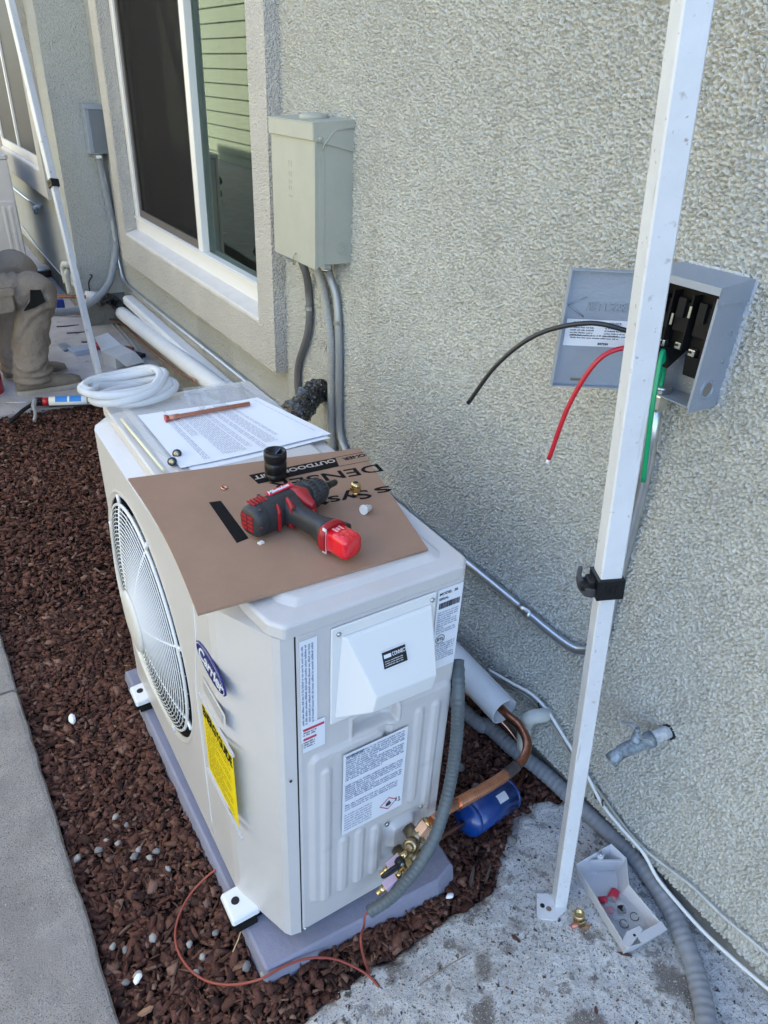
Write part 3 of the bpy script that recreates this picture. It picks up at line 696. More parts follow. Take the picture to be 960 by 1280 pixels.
    text('rating_lettering', 'MODEL  38', .0075, (.2575, Y - .0009, .836), XR, ZR, LABELK, a, bold=.0002, depth=.0001); text('rating_lettering', 'SERIAL', .0065, (.2575, Y - .0009, .826), XR, ZR, LABELK, a, bold=.0002, depth=.0001)
    s = MB(); rnd = random.Random(3); x = .2585
    while x < .300:
        ww = rnd.choice((.0005, .0009, .0014)); s.box((x, Y - .0014, .808), (x + ww, Y - .0009, .820)); x += ww + rnd.choice((.0006, .001))
    s.build('rating_bars', LABELK, a)
    s = MB(); c = V(.268, Y - .0012, .742)
    for rr_ in ((.0095, .0082),): s.rings([[(c.x + r * math.cos(t * math.pi / 12), c.y, c.z + 0 + r * math.sin(t * math.pi / 12)) for t in range(24)] for r in rr_], caps=False)
    s.build('approval_mark', LABELK, a); text('approval_lettering', 'ETL', .0085, (.2617, Y - .0012, .739), XR, ZR, LABELK, a, bold=.0003, depth=.0001)
    a = part('refrigerant_label', plate(MB(), (.0795, -.0125, .362), XR, ZR, .130, .213), LABELW, U)
    print_rows('refrigerant_print', (.084, -.0133, .505), XR, ZR, .121, .066, .0040, LABELG, a, gap=1.35, seed=11, para=6); print_rows('refrigerant_print', (.084, -.0133, .452), XR, ZR, .121, .045, .0040, LABELG, a, gap=1.35, seed=12, para=5)
    print_rows('refrigerant_print', (.084, -.0133, .424), XR, ZR, .115, .020, .0040, LABELG, a, gap=1.5, seed=13); print_rows('refrigerant_print', (.084, -.0133, .372), XR, ZR, .060, .045, .0034, LABELG, a, gap=2., seed=14)
    text('refrigerant_lettering', 'WARNING', .007, (.084, -.0136, .565), XR, ZR, LABELK, a, bold=.0003, depth=.0001)
    fc_ = V(.178, -.0139, .388); d_ = .017
    s = MB(); q = [(fc_ + V(math.cos(t * math.pi / 2) * d_ * 1.15, 0, math.sin(t * math.pi / 2) * d_)) for t in range(4)]; q2 = [fc_ + (v - fc_) * .86 for v in q]; s.rings([q, q2], caps=False); s.build('flame_diamond', REDP, a)
    s = MB(); s.add([fc_ + V(x, -.0003, z) for x, z in ((-.005, -.006), (.004, -.006), (.0062, -.001), (.003, .003), (.002, .0085), (-.002, .004), (-.004, .004), (-.0062, -.001))], [range(8)]); s.build('flame_mark', LABELK, a)
    s = MB().box((.194, -.0142, .384), (.196, -.0136, .394)).box((.199, -.0142, .380), (.205, -.0136, .3815)).box((.201, -.0142, .384), (.2025, -.0136, .392)); s.build('manual_mark', LABELK, a)
    # ---- moulded service cover
    fl = part('service_cover', MB().box((.058, -.0065, .652), (.249, -.0012, .850)), WHOOD, U)
    bevel(fl, .0025, 2)
    HV = [V(.074, -.0066, .832), V(.240, -.0066, .832), V(.246, -.0066, .664), V(.064, -.0066, .664), V(.080, -.013, .829), V(.236, -.013, .829), V(.228, -.054, .722), V(.112, -.054, .728), V(.224, -.050, .690), V(.108, -.050, .694)]
    hd = MB().add(HV, [(0, 1, 5, 4), (4, 5, 6, 7), (7, 6, 8, 9), (9, 8, 2, 3), (1, 2, 8), (1, 8, 6), (1, 6, 5), (0, 4, 7), (0, 7, 9), (0, 9, 3), (0, 3, 2, 1)]).build('cover_hood', WHOOD, fl)
    bm = bmesh.new(); bm.from_mesh(hd.data); bmesh.ops.dissolve_limit(bm, angle_limit=.05, verts=bm.verts, edges=bm.edges); bmesh.ops.recalc_face_normals(bm, faces=bm.faces); bm.to_mesh(hd.data); bm.free()
    bevel(hd, .0165, 6, .25)
    for px, pz in ((.070, .838), (.240, .838), (.158, .656), (.203, .656)):
        MB().lathe([(0, .0042), (.0018, .0042), (.003, .0028), (.0032, .0)], (px, -.0066, pz), (0, -1, 0), 12).build('screw', STEEL, fl)
    # sticker lies on the sloping face
    up_ = (HV[4] - HV[7]); up_ = (V(0, up_.y, up_.z)).normalized(); nn = XR.cross(up_)
    dd_ = ray(479, 838); P0 = CAM + dd_ * ((HV[4] - CAM).dot(nn) / dd_.dot(nn)) + nn * .0008
    st = plate(MB(), P0, XR, up_, .046, .030, .0008).build('cover_sticker', LABELW, fl)
    mb2 = plate(MB(), P0 + XR * .0015 + up_ * .0015 + nn * .0008, XR, up_, .043, .027, .0005).build('sticker_field', BLACKP, fl)
    q = P0 + nn * .0014
    plate(MB(), q + XR * .004 + up_ * .018, XR, up_, .013, .0060, .0004).build('sticker_mark', LABELW, fl)
    text('sticker_lettering', 'CONNECT', .0088, q + XR * .0185 + up_ * .0182, XR, up_, LABELW, fl, sx=.62, depth=.0002, bold=.0001)
    print_rows('sticker_print', q + XR * .004 + up_ * .004, XR, up_, .034, .010, .0016, LABELW, fl, gap=2.2, seed=21)
    # pocket screws and corner screws
    for px, pz in ((.008, .107), (.300, .115)): part('screw', MB().lathe([(0, .0045), (.0018, .0045), (.003, .003), (.0032, 0)], (px, -.0005, pz), (0, -1, 0), 12), STEEL, U)
    for px, pz in ((.188, .304), (.268, .304)): part('screw', MB().lathe([(0, .005), (.002, .005), (.003, .003), (.0032, 0)], (px, -.0015, pz), (0, -1, 0), 12), STEEL, U)
    part('screw', MB().lathe([(0, .0028), (.0012, .002)], (-.012, -.0003, .555), (0, -1, 0), 8), DARK, U)
    # ---- feet: pressed brackets bolted to the pad through rubber
    for yc in (.118, .790):
        f = MB().rings([[(-.108, yc - .034, .086), (-.050, yc - .034, .086), (-.050, yc + .034, .086), (-.108, yc + .034, .086)], [(-.110, yc - .036, .091), (-.050, yc - .036, .091), (-.050, yc + .036, .091), (-.110, yc + .036, .091)], [(-.108, yc - .033, .103), (-.050, yc - .033, .108), (-.050, yc + .033, .108), (-.108, yc + .033, .103)]])
        fo = part('foot', f, WPLASTIC, U); bevel(fo, .005, 3)
        MB().lathe([(0, .0085), (.0012, .0085)], (-.088, yc + .004, .1045), (-.08, 0, 1), 14).build('bolt_slot', DARK, fo)
        MB().box((-.110, yc - .030, .0705), (-.045, yc + .030, .0855)).box((-.102, yc - .041, .071), (-.06, yc - .0305, .085)).build('rubber_pad', BLACKR, fo)
    part('base_rail', MB().box((.0, .03, .0705), (.30, .07, .0995)), PAINTD, U); part('base_rail', MB().box((.0, .83, .0705), (.30, .87, .0995)), PAINTD, U)
    return U
def thing_part(name, parent):
    """a part that carries sub-parts: the recessed ring plate itself is its mesh"""
    mb = MB(); K = 72
    R = [[(x, .600 + r * math.cos(2 * math.pi * k / K), .494 + r * math.sin(2 * math.pi * k / K)) for k in range(K)] for x, r in ((-.0775, .2590), (-.0800, .2598), (-.0800, .2625), (-.0770, .2630), (-.0755, .2625))]
    mb.rings(R, smooth=True, caps=False)
    # bridges that fix the grille to the panel
    for k in range(8):
        th = 2 * math.pi * (k + .5) / 8; c, s_ = math.cos(th), math.sin(th)
        mb.tube([V(-.0765, .600 + r * c, .494 + r * s_) for r in (.262, .282)], .0042, 6)
    return mb.build(name, WPLASTIC, parent)
unit = build_unit()

# second unit beyond the person, same model
unit2 = copy_tree(unit, None, skip=('service_cover', 'warning_label', 'caution_label', 'energy_label', 'refrigerant_label', 'rating_label'))
unit2.location = Vector(unit.location) + V(-.006, 4.5, .19 + .0)
unit2['label'] = 'grey beige outdoor unit cut by the left edge of the photo, behind the kneeling person'

# ---------------------------------------------------------------- pad
pp = PPOLY if sum(PPOLY[i - 1][0] * PPOLY[i][1] - PPOLY[i][0] * PPOLY[i - 1][1] for i in range(len(PPOLY))) > 0 else PPOLY[::-1]
def plev(d, z): return [(x, y, z) for x, y in inset(pp, d)]
pad = MB().rings([plev(-.006, -.02), plev(-.004, .020), plev(0, .058), plev(.002, .066), plev(.007, .070)])
pado = solo('equipment_pad', pad, PADM, (.13, .45, 0), 'blue grey resin equipment pad carrying the near outdoor unit on the mulch', 'pad')
pado2 = pado.copy(); COL.objects.link(pado2); pado2.location = pado.location + V(0, 4.5, .19); pado2['label'] = 'pad under the far outdoor unit, behind the person'
for o in (pado, pado2): o['group'] = 'equipment pads'

# ================================================================ THINGS ON THE LID
LZ = .8930
ct = LZ + .0045
cq = [on(160, 598, 2, ct), on(450, 560, 2, ct), on(535, 686, 2, ct), on(247, 767, 2, ct)]
def curve_edge(a, b, n, bulge):
    d = (b - a); pr = V(-d.y, d.x, 0); return [a.lerp(b, i / n) + pr * bulge * math.sin(math.pi * i / n) for i in range(n)]
edge = curve_edge(cq[0], cq[3], 10, .022) + curve_edge(cq[3], cq[2], 10, -.004) + curve_edge(cq[2], cq[1], 10, .0) + curve_edge(cq[1], cq[0], 10, 0)
cen = sum(edge, V(0, 0, 0)) / len(edge)
card = MB().rings([[(p.x, p.y, LZ) for p in edge], [(p.x, p.y, ct) for p in edge]])
cardo = solo('cardboard_sheet', card, CARD, (cen.x, cen.y, LZ), 'brown corrugated cardboard sheet with upside down black lettering lying on the unit lid', 'cardboard')
# corrugated cut edge facing the viewer
s = MB(); A, B = V(cq[3].x, cq[3].y, LZ), V(cq[2].x, cq[2].y, LZ); ln = (B - A).length; d = (B - A) / ln; nrm = V(d.y, -d.x, 0)
k = int(ln / .0032)
for i in range(k):
    a = A + d * (i * .0032) + nrm * (.0006); t0 = .0005 if i % 2 else .0026
    if ln * .5 < i * .0032: s.box((0, 0, 0), (.0019, .0004, .0015), M=Matrix.Translation(a + V(0, 0, t0)) @ Matrix(((d.x, nrm.x, 0, 0), (d.y, nrm.y, 0, 0), (0, 0, 1, 0), (0, 0, 0, 1))))
o = s.build('corrugation', CARDE, cardo); o['kind'] = 'stuff'
# lettering: printed upside down as seen from here.  text-right runs to the viewer's left
ZI = ct + .0002
def cp(px, py): p = on(px, py, 2, ct); return V(p.x, p.y, ZI)
a, b = cp(313, 603), cp(466, 563)       # strip, far edge of letters
strip_r = (cp(318, 601) - cp(455, 568)).normalized()   # text right direction
strip_u = V(strip_r.y, -strip_r.x, 0); 
if (cp(330, 640) - cp(330, 600)).dot(strip_u) < 0: strip_u = -strip_u   # text up points to the viewer
q0, q1, q2, q3 = cp(311, 594), cp(419, 572), cp(424, 583), cp(323, 605)
s = MB().add([q0, q1, q2, q3], [(0, 3, 2, 1)]); s.build('ink_strip', INK, cardo)
rail = MB()
for (u1, v1), (u2, v2) in (((419, 572), (455, 565)), ((424, 583), (461, 576))):
    A, B = cp(u1, v1), cp(u2, v2); dd = (B - A).normalized(); pp_ = V(-dd.y, dd.x, 0) * .0009
    rail.add([A - pp_, B - pp_, B + pp_, A + pp_], [(0, 1, 2, 3)])
rail.build('ink_rail', INK, cardo)
def ctext(s_, size, p0, p1, m, bold=.0005, dz=0, ext=1.):   # p0/p1: photo points of the baseline's start and end
    a_, b_ = cp(*p0) + V(0, 0, dz), cp(*p1) + V(0, 0, dz); r_ = (b_ - a_).normalized(); u_ = V(r_.y, -r_.x, 0)
    if (cp(330, 640) - cp(330, 600)).dot(u_) < 0: u_ = -u_
    return text('printed_lettering', s_, size, a_, r_, u_, m, cardo, bold=bold, fit=(b_ - a_).length * ext, depth=.0001)
ctext('OUTDOOR UNIT', .0185, (417, 574), (316, 596), WINK, dz=.0002)
ctext('ONER', .0160, (455, 567), (427, 573), INK)
ctext('DENSER', .0430, (474, 580), (335, 604), INK, bold=.0006)
ctext('s', .0430, (487, 607), (466, 611), INK, bold=.0006)
ctext('System', .0430, (459, 612), (397, 624), INK, bold=.0006, ext=1.85)
s = MB().add([cp(261, 628), cp(276, 626), cp(311, 673), cp(296, 679)], [(0, 3, 2, 1)]); s.build('ink_bar', INK, cardo)

# ---- paper sheets with print
def sheet_at(pxs, z, name, m, label, cat, curl=.0, th=.0006):
    P = [on(x, y, 2, z) for x, y in pxs]; c = sum(P, V(0, 0, 0)) / 4; n = 12; vs = []
    for j in range(n + 1):
        for i in range(n + 1):
            u, v = i / n, j / n; p = P[0].lerp(P[1], u).lerp(P[3].lerp(P[2], u), v)
            p = p + V(0, 0, curl * (u - .0) ** 2 * (1 - v) + .0015 * math.sin(u * 5 + v * 3)); vs.append(p)
    mb = MB(); q = [(j * (n + 1) + i, j * (n + 1) + i + 1, (j + 1) * (n + 1) + i + 1, (j + 1) * (n + 1) + i) for j in range(n) for i in range(n)]
    vs2 = [v - V(0, 0, th) for v in vs]; mb.add(vs, [f[::-1] for f in q], 0, True); mb.add(vs2, q, 0, True)
    o = solo(name, mb, m, c, label, cat); return o, P
p2, _ = sheet_at([(186, 520), (318, 510), (413, 548), (240, 590)], LZ + .0016, 'paper_sheet', PAPER, 'lower blank paper sheet peeking out under the printed document on the lid', 'paper')
pap, P = sheet_at([(172, 519), (322, 502), (414, 543), (226, 585)], LZ + .0048, 'printed_document', PAPER, 'white printed document with columns of small text lying on the unit lid', 'paper', curl=.012)
# print: text lines run parallel to the sheet's sides
ax_u = (P[1] - P[0]); ax_v = (P[3] - P[0])
def pp2(u, v):
    p = P[0].lerp(P[1], u).lerp(P[3].lerp(P[2], u), v); return p + V(0, 0, .012 * u * u * (1 - v) + .0015 * math.sin(u * 5 + v * 3) + .0012)
s = MB(); rnd = random.Random(5); u = .16
blocks = [(.16, .19, .20, .95), (.22, .27, .15, .55), (.29, .44, .10, .93), (.46, .50, .06, .90), (.53, .56, .06, .97), (.59, .67, .05, .9), (.70, .72, .05, .80), (.94, .945, .05, .90)]
for (u0, u1, v0, v1) in blocks:
    u = u0
    while u < u1:
        v = v0; wl = 5
        while v < v1:
            cw = .007 * rnd.uniform(.6, 1.3); s.add([pp2(u, v), pp2(u, v + cw), pp2(u + .0060, v + cw), pp2(u + .0060, v)], [(0, 1, 2, 3)]); v += cw + .003; wl -= 1
            if wl < 0: v += .012; wl = rnd.randint(2, 8)
        u += .0145
s.build('document_print', mat('grey laser print', (.40, .40, .45), .8), pap)
# ---- clear film bag under and around the papers
def film_bag(pxs, z, label, puff=.006, n=26, seed=1):
    P = [on(x, y, 2, z) for x, y in pxs]; vs = []; c = sum(P, V(0, 0, 0)) / 4
    for j in range(n + 1):
        for i in range(n + 1):
            u, v = i / n, j / n; p = P[0].lerp(P[1], u).lerp(P[3].lerp(P[2], u), v); e = math.sin(math.pi * u) ** .5 * math.sin(math.pi * v) ** .5
            vs.append(p + V(.006 * noise.noise(V(u * 3, v * 3, seed)), .006 * noise.noise(V(u * 3, v * 3, seed + 9)), puff * e * (1 + 1.2 * noise.noise(V(u * 5, v * 2, seed)) + .5 * noise.noise(V(u * 14, v * 4, seed)))))
    mb = MB().add(vs, [(j * (n + 1) + i, (j + 1) * (n + 1) + i, (j + 1) * (n + 1) + i + 1, j * (n + 1) + i + 1) for j in range(n) for i in range(n)], 0, True)
    return solo('plastic_bag', mb, FILM, c, label, 'plastic bag')
film_bag([(130, 520), (286, 475), (352, 505), (232, 588)], LZ + .001, 'clear plastic sleeve spread under the papers on the far end of the lid', .004, seed=2)
film_bag([(228, 485), (300, 478), (318, 508), (238, 520)], LZ + .003, 'crumpled clear plastic bag behind the copper tube on the lid', .012, seed=5)
# pale stick
A, B = on(152, 524, 2, LZ + .008), on(205, 588, 2, LZ + .006)
solo('plastic_stick', MB().tube([A, B], .0034, 8), YSTICK, A, 'long pale yellow plastic stick lying left of the papers on the lid', 'stick')
# copper tube with flared red end
A, B = on(206, 523.5, 2, LZ + .013), on(312, 504.5, 2, LZ + .016); dd = (B - A).normalized()
tb = thing('copper_tube', A, 'short bright copper tube with flared end lying across the printed document', 'copper tube')
part('pipe', MB().tube([A + dd * .006, A.lerp(B, .16)], .0062, 14).tube([A.lerp(B, .16), A.lerp(B, .17), B], [.0062, .0048, .0048], 14), mat('satin copper', (.62, .27, .18), .45, .55, var=.15, varscale=40), tb)
part('flare', MB().lathe([(0, .0088), (.002, .0092), (.009, .0062)], A, dd, 16), mat('red copper flare', (.45, .10, .07), .4, .4), tb)
# flare plugs
for i, (x, y, l) in enumerate(((221, 567, 'upper of two small blue caps with brass centres at the cardboard edge'), (215, 577, 'lower of two small blue caps with brass centres at the cardboard edge'))):
    c = on(x, y, 2, LZ + .009); dr = V(-.3, -.75, .35).normalized()
    t_ = thing('flare_cap', c, l, 'pipe cap', 'small blue and brass caps'); part('cap_shell', MB().lathe([(-.010, .006), (-.009, .0085), (.003, .0085), (.004, .006)], c, dr, 16), mat('dark blue plastic', (.012, .035, .07), .45), t_); part('brass_insert', MB().lathe([(.0042, .0058), (.006, .0052), (.0061, .002)], c, dr, 12), BRASSD, t_)
# coil of clear hose
cc = on(168, 497, 2, LZ + .0); coil = []
e1 = (on(228, 480, 2, LZ + .02) - on(108, 492, 2, LZ + .02)); e1.z = 0; RXC = e1.length / 2 - .014; e1.normalize(); e2 = V(-e1.y, e1.x, 0)
if e2.y < 0: e2 = -e2
N = 5.2; n = 300; rnd = random.Random(12); OFF = [V(rnd.uniform(-.013, .013), rnd.uniform(-.018, .018), 0) for _ in range(8)]; OFF[4] = V(-.020, .006, 0); OFF[5] = V(-.022, .010, 0); TL = [rnd.uniform(-.012, .012) for _ in range(8)]; TP = [rnd.uniform(0, 6.3) for _ in range(8)]
for i in range(n):
    t = i / n * N; th = 2 * math.pi * t + 2.6; k = int(t); f = t - k; f = f * f * (3 - 2 * f)
    off = OFF[k].lerp(OFF[k + 1], f); tl_ = TL[k] * (1 - f) + TL[k + 1] * f
    rx = RXC * (.93 + .06 * math.sin(t * 2.1)); ry = .060 + .012 * math.sin(t * 2.9 + 1)
    z = .0095 + .0046 * t + .010 * (1 - math.cos(2 * math.pi * f)) * .4 + tl_ * math.cos(th + TP[k]) + .020 * max(0, math.cos(th - .3)) ** 2 * min(1, t / 2)
    coil.append(cc + e1 * (rx * math.cos(th)) + e2 * (ry * math.sin(th)) + off + V(0, 0, max(.0100, z)))
solo('hose_coil', MB().tube(coil, .0086, 14), HOSE, cc, 'coil of milky clear vinyl hose lying on the far end of the outdoor unit lid', 'hose')
# black hole-saw like deburring barrel
bc = on(345, 597, 2, ct); t_ = thing('pipe_reamer', bc, 'black ribbed cylindrical pipe reamer standing on the cardboard sheet', 'tool')
part('barrel', MB().lathe([(0, .0185), (.002, .0205), (.010, .0205), (.012, .0190), (.015, .0190), (.017, .0205), (.032, .0208), (.034, .0192), (.037, .0192), (.039, .0210), (.052, .0215), (.056, .0205), (.056, .0170), (.040, .012), (.038, .001)], bc, (0, 0, 1), 36), mat('black anodised', (.016, .016, .018), .32, .3), t_)
s = MB()
for k in range(3):
    th = 2 * math.pi * k / 3 + .5; u_ = V(math.cos(th), math.sin(th), 0); v_ = V(-math.sin(th), math.cos(th), 0); c = bc + V(0, 0, .040)
    s.rings([[c + v_ * .0012, c - v_ * .0012, c - v_ * .0012 + V(0, 0, .009), c + v_ * .0012 + V(0, 0, .009)], [c + u_ * .015 + v_ * .0012, c + u_ * .015 - v_ * .0012, c + u_ * .0165 - v_ * .0012 + V(0, 0, .015), c + u_ * .0165 + v_ * .0012 + V(0, 0, .015)]])
part('blade', s, mat('dark steel blade', (.12, .12, .12), .35, .9), t_)
# small copper washer, brass nut, white cap
c = on(280, 611, 2, ct); solo('copper_washer', MB().lathe([(0, .004), (0, .0062), (.003, .0062), (.0035, .004), (0.0, .004)], c, (.2, -.1, 1), 14, caps=False), COPPER, c, 'tiny copper ring lying alone on the cardboard left of the reamer', 'washer')
c = on(444, 619, 2, ct); t_ = thing('brass_adapter', c, 'brass threaded adapter standing on the cardboard between printed letters', 'pipe fitting'); dr = V(.02, .02, 1)
part('hex', MB().lathe([(.009, .0105), (.017, .0105)], c, dr, 6, smooth=False), BRASS, t_); part('thread', MB().lathe([(0, .0055), (.0005, .006), (.009, .006)], c, dr, 16).lathe([(.017, .008), (.019, .0092), (.023, .0085), (.026, .0062), (.0262, .0045), (.02, .004)], c, dr, 18), BRASS, t_); part('bore', MB().lathe([(.0262, .0001), (.0264, .0045)], c, dr, 12), DARK, t_)
c = on(458, 636, 2, ct + .007); dr = V(-.7, -.25, .12).normalized(); t_ = thing('nylon_cap', c, 'small white nylon plug lying on the cardboard right of the drill', 'end cap'); part('cap_shell', MB().lathe([(-.009, .0088), (-.006, .0090), (-.005, .0072), (.003, .0070), (.004, .0058), (.010, .0052), (.011, .003)], c, -dr, 16), WPLASTIC, t_)
# wall staples of wire poking past the board
solo('loose_wire', MB().tube(smooth_path([on(446, 571, 2, ct + .004), on(468, 564, 0, .66), on(482, 563, 0, .70)], 5), .0008, 5), STEEL, on(446, 571, 2, ct), 'thin bare wire sticking out over the far corner of the cardboard', 'wire')

# ================================================================ CORDLESS DRILL (lies on its side)
dO = V(.024, .210, ct + .029)
DX = V(.961, .277, 0).normalized(); DY = V(DX.y, -DX.x, 0); DM = Matrix(((DX.x, DY.x, 0, dO.x), (DX.y, DY.y, 0, dO.y), (0, 0, 1, dO.z), (0, 0, 0, 1)))
# (X forward, Y towards the grip, Z up; X x Y points down, so faces are mirrored: normals are recalculated)
drill = thing('cordless_drill', (dO.x, dO.y, ct), 'red and black compact cordless drill lying on its side on the cardboard', 'drill')
def dpart(name, mb, m, parent=None, **k):
    o = mb.build(name, m, parent or drill); bm = bmesh.new(); bm.from_mesh(o.data); bmesh.ops.recalc_face_normals(bm, faces=bm.faces); bm.to_mesh(o.data); bm.free(); return o
def dsec(x, y, hy, hz, z=0, e=3.0): return ((x, y, z), (0, hy, 0), (0, 0, hz), e)
body = dpart('motor_housing', MB().loft([dsec(0, .001, .014, .013, e=3), dsec(.001, .001, .022, .021, e=3), dsec(.006, .001, .0250, .0255, e=2.6), dsec(.022, .001, .0262, .0272, e=2.6), dsec(.024, .001, .0255, .0268, e=2.6), dsec(.026, .001, .0262, .0272, e=2.6), dsec(.05, 0, .0262, .0272, e=2.5), dsec(.075, -.001, .0255, .0262, e=2.5), dsec(.10, -.002, .0250, .0258, e=2.4), dsec(.118, -.002, .0245, .0250, e=2.4), dsec(.124, -.002, .0240, .0240)], 28, M=DM), DRILLK)
# red wrap around housing and grip root
dpart('red_trim', MB().loft([((.068, .016, 0), (.005, 0, 0), (0, 0, .0284), 3), ((.066, .026, 0), (.0060, 0, 0), (0, 0, .0255), 3), ((.063, .038, 0), (.006, 0, 0), (0, 0, .0215), 3)], 16, M=DM).loft([((.100, -.004, 0), (.013, 0, 0), (0, 0, .0282), 3.5), ((.104, .014, 0), (.016, 0, 0), (0, 0, .0272), 3.5), ((.102, .026, 0), (.013, 0, 0), (0, 0, .0225), 3), ((.097, .050, 0), (.005, 0, 0), (0, 0, .0190), 3)], 18, M=DM), DRILLR)
dpart('red_trim', MB().loft([((.044, .020, 0), (.0035, 0, 0), (0, 0, .0272), 3), ((.042, .027, 0), (.004, 0, 0), (0, 0, .022), 3), ((.040, .031, 0), (.003, 0, 0), (0, 0, .015), 3)], 16, M=DM).loft([((.006, .0, .0), (.0025, 0, 0), (0, .029, 0), 3)] * 1 + [((.006, 0, 0.001), (.0025, 0, 0), (0, .029, 0), 3)], 16, M=DM), DRILLR)
# clutch ring and chuck
ck = MB(); pr = [(.122, .0235), (.124, .0255), (.136, .0262), (.138, .0240), (.140, .0225), (.143, .0230), (.158, .0215), (.166, .0165), (.168, .0100)]
ck.lathe([(d_, r) for d_, r in pr], DM @ V(0, -.001, 0), DM.to_3x3() @ V(1, 0, 0), 36); chuck = dpart('chuck', ck, mat('matte dark chuck', (.045, .043, .045), .5))
s = MB()
for k in range(22):
    th = 2 * math.pi * k / 22; c, s_ = math.cos(th), math.sin(th)
    s.tube([DM @ V(.1245, -.001 + .0255 * c, .0255 * s_), DM @ V(.136, -.001 + .0262 * c, .0262 * s_)], .0016, 5)
    s.tube([DM @ V(.145, -.001 + .0228 * c, .0228 * s_), DM @ V(.158, -.001 + .0214 * c, .0214 * s_)], .0014, 5)
dpart('knurling', s, DRILLK, chuck)
dpart('drill_bit', MB().lathe([(.166, .0085), (.178, .0080), (.180, .0065), (.196, .006), (.199, .0045), (.199, .001)], DM @ V(0, -.001, 0), DM.to_3x3() @ V(1, 0, 0), 8), mat('dark bit steel', (.06, .06, .06), .4, .8))
# grip
grip = dpart('grip', MB().loft([((.076, .014, 0), (.029, 0, 0), (0, 0, .0235), 3), ((.074, .032, 0), (.0185, 0, 0), (0, 0, .0190), 2.5), ((.073, .055, 0), (.0160, 0, 0), (0, 0, .0170), 2.4), ((.073, .062, 0), (.0172, 0, 0), (0, 0, .0180), 2.4), ((.0725, .080, 0), (.0165, 0, 0), (0, 0, .0175), 2.4), ((.071, .098, 0), (.0190, 0, 0), (0, 0, .0205), 2.8), ((.070, .108, 0), (.0235, 0, 0), (0, 0, .0225), 3), ((.070, .116, 0), (.0245, 0, 0), (0, 0, .0232), 3)], 24, M=DM), DRILLK)
dpart('trigger', MB().loft([((.100, .028, 0), (.010, 0, 0), (0, 0, .0090), 3), ((.102, .040, 0), (.0095, 0, 0), (0, 0, .0088), 3), ((.094, .054, 0), (.006, 0, 0), (0, 0, .0080), 3)], 14, M=DM), DRILLR)
dpart('battery_collar', MB().loft([((.070, .113, 0), (.0252, 0, 0), (0, 0, .0240), 3.2), ((.070, .116, 0), (.0258, 0, 0), (0, 0, .0245), 3.2), ((.0695, .126, 0), (.0250, 0, 0), (0, 0, .0240), 3.2)], 24, M=DM), DRILLR)
bt = dpart('battery', MB().loft([((.069, .122, 0), (.0205, 0, 0), (0, 0, .0195), 4.5), ((.069, .160, 0), (.0200, 0, 0), (0, 0, .0192), 4.5), ((.069, .166, 0), (.0180, 0, 0), (0, 0, .0172), 4), ((.069, .167, 0), (.010, 0, 0), (0, 0, .010), 3)], 24, M=DM), BATT)
s = MB()
for q in (-.0105, 0, .0105): s.loft([((.069 + q * .9, .150, .0), (.0038, 0, 0), (0, 0, .0203), 4), ((.069 + q * .9, .1655, 0), (.0034, 0, 0), (0, 0, .0185), 4)], 12, M=DM)
dpart('battery_rib', s, BATT, bt)
dpart('battery_clip', MB().loft([((.096, .112, .0), (.010, 0, 0), (0, 0, .010), 3), ((.099, .124, 0), (.0095, 0, 0), (0, 0, .0095), 3), ((.097, .130, 0), (.005, 0, 0), (0, 0, .007), 3)], 16, M=DM), BLACKP)
dpart('battery_mark', MB().box((.060, .128, .0196), (.064, .140, .0202), M=DM).box((.066, .130, .0197), (.070, .138, .0202), M=DM).box((.073, .128, .0196), (.0755, .140, .0202), M=DM), mat('faded pink print', (.85, .35, .36), .5), bt)
dpart('release_band', MB().loft([((.050, .119, 0), (.0018, 0, 0), (0, 0, .0235), 3.5), ((.050, .1265, 0), (.0016, 0, 0), (0, 0, .0232), 3.5)], 12, M=DM), mat('pale release band', (.70, .62, .60), .5))
# logo plate and vents
lg = dpart('logo_plate', MB().box((.050, -.0185, .0265), (.104, -.0055, .0285), M=DM, bev=.0012), mat('logo red', (.62, .02, .05), .35))
lr = (DX).normalized(); lu = V(-DX.y, DX.x, 0)
text('logo_lettering', 'Milwaukee', .0118, DM @ V(.052, -.0085, .0287), lr, lu, LABELW, lg, shear=.3, bold=.0004, depth=.0002, sx=.86)
s = MB()
for k in range(5): s.box((.012 + k * .0065, -.018, .0262), (.0152 + k * .0065, .001, .0285), M=DM)
dpart('vent', s, DRILLR)
s = MB()
for k in range(2):
    for j in range(4): s.box((-.0012, -.016 + k * .015, -.014 + j * .0078), (.0012, -.004 + k * .015, -.009 + j * .0078), M=DM)
dpart('vent', s, DRILLR)
for x, y in ((.012, .017), (.060, .040), (.118, -.014), (.040, -.022)): dpart('screw', MB().lathe([(0, .0028), (.0012, .0026), (.0012, .001)], DM @ V(x, y, .0262 if y < .02 else .0195), (0, 0, 1), 10), mat('dark screw', (.10, .08, .09), .4, .8))
dpart('light_window', MB().box((-.001, .021, -.029), (.008, .028, -.0265), M=DM), mat('pale lens', (.8, .8, .75), .2))

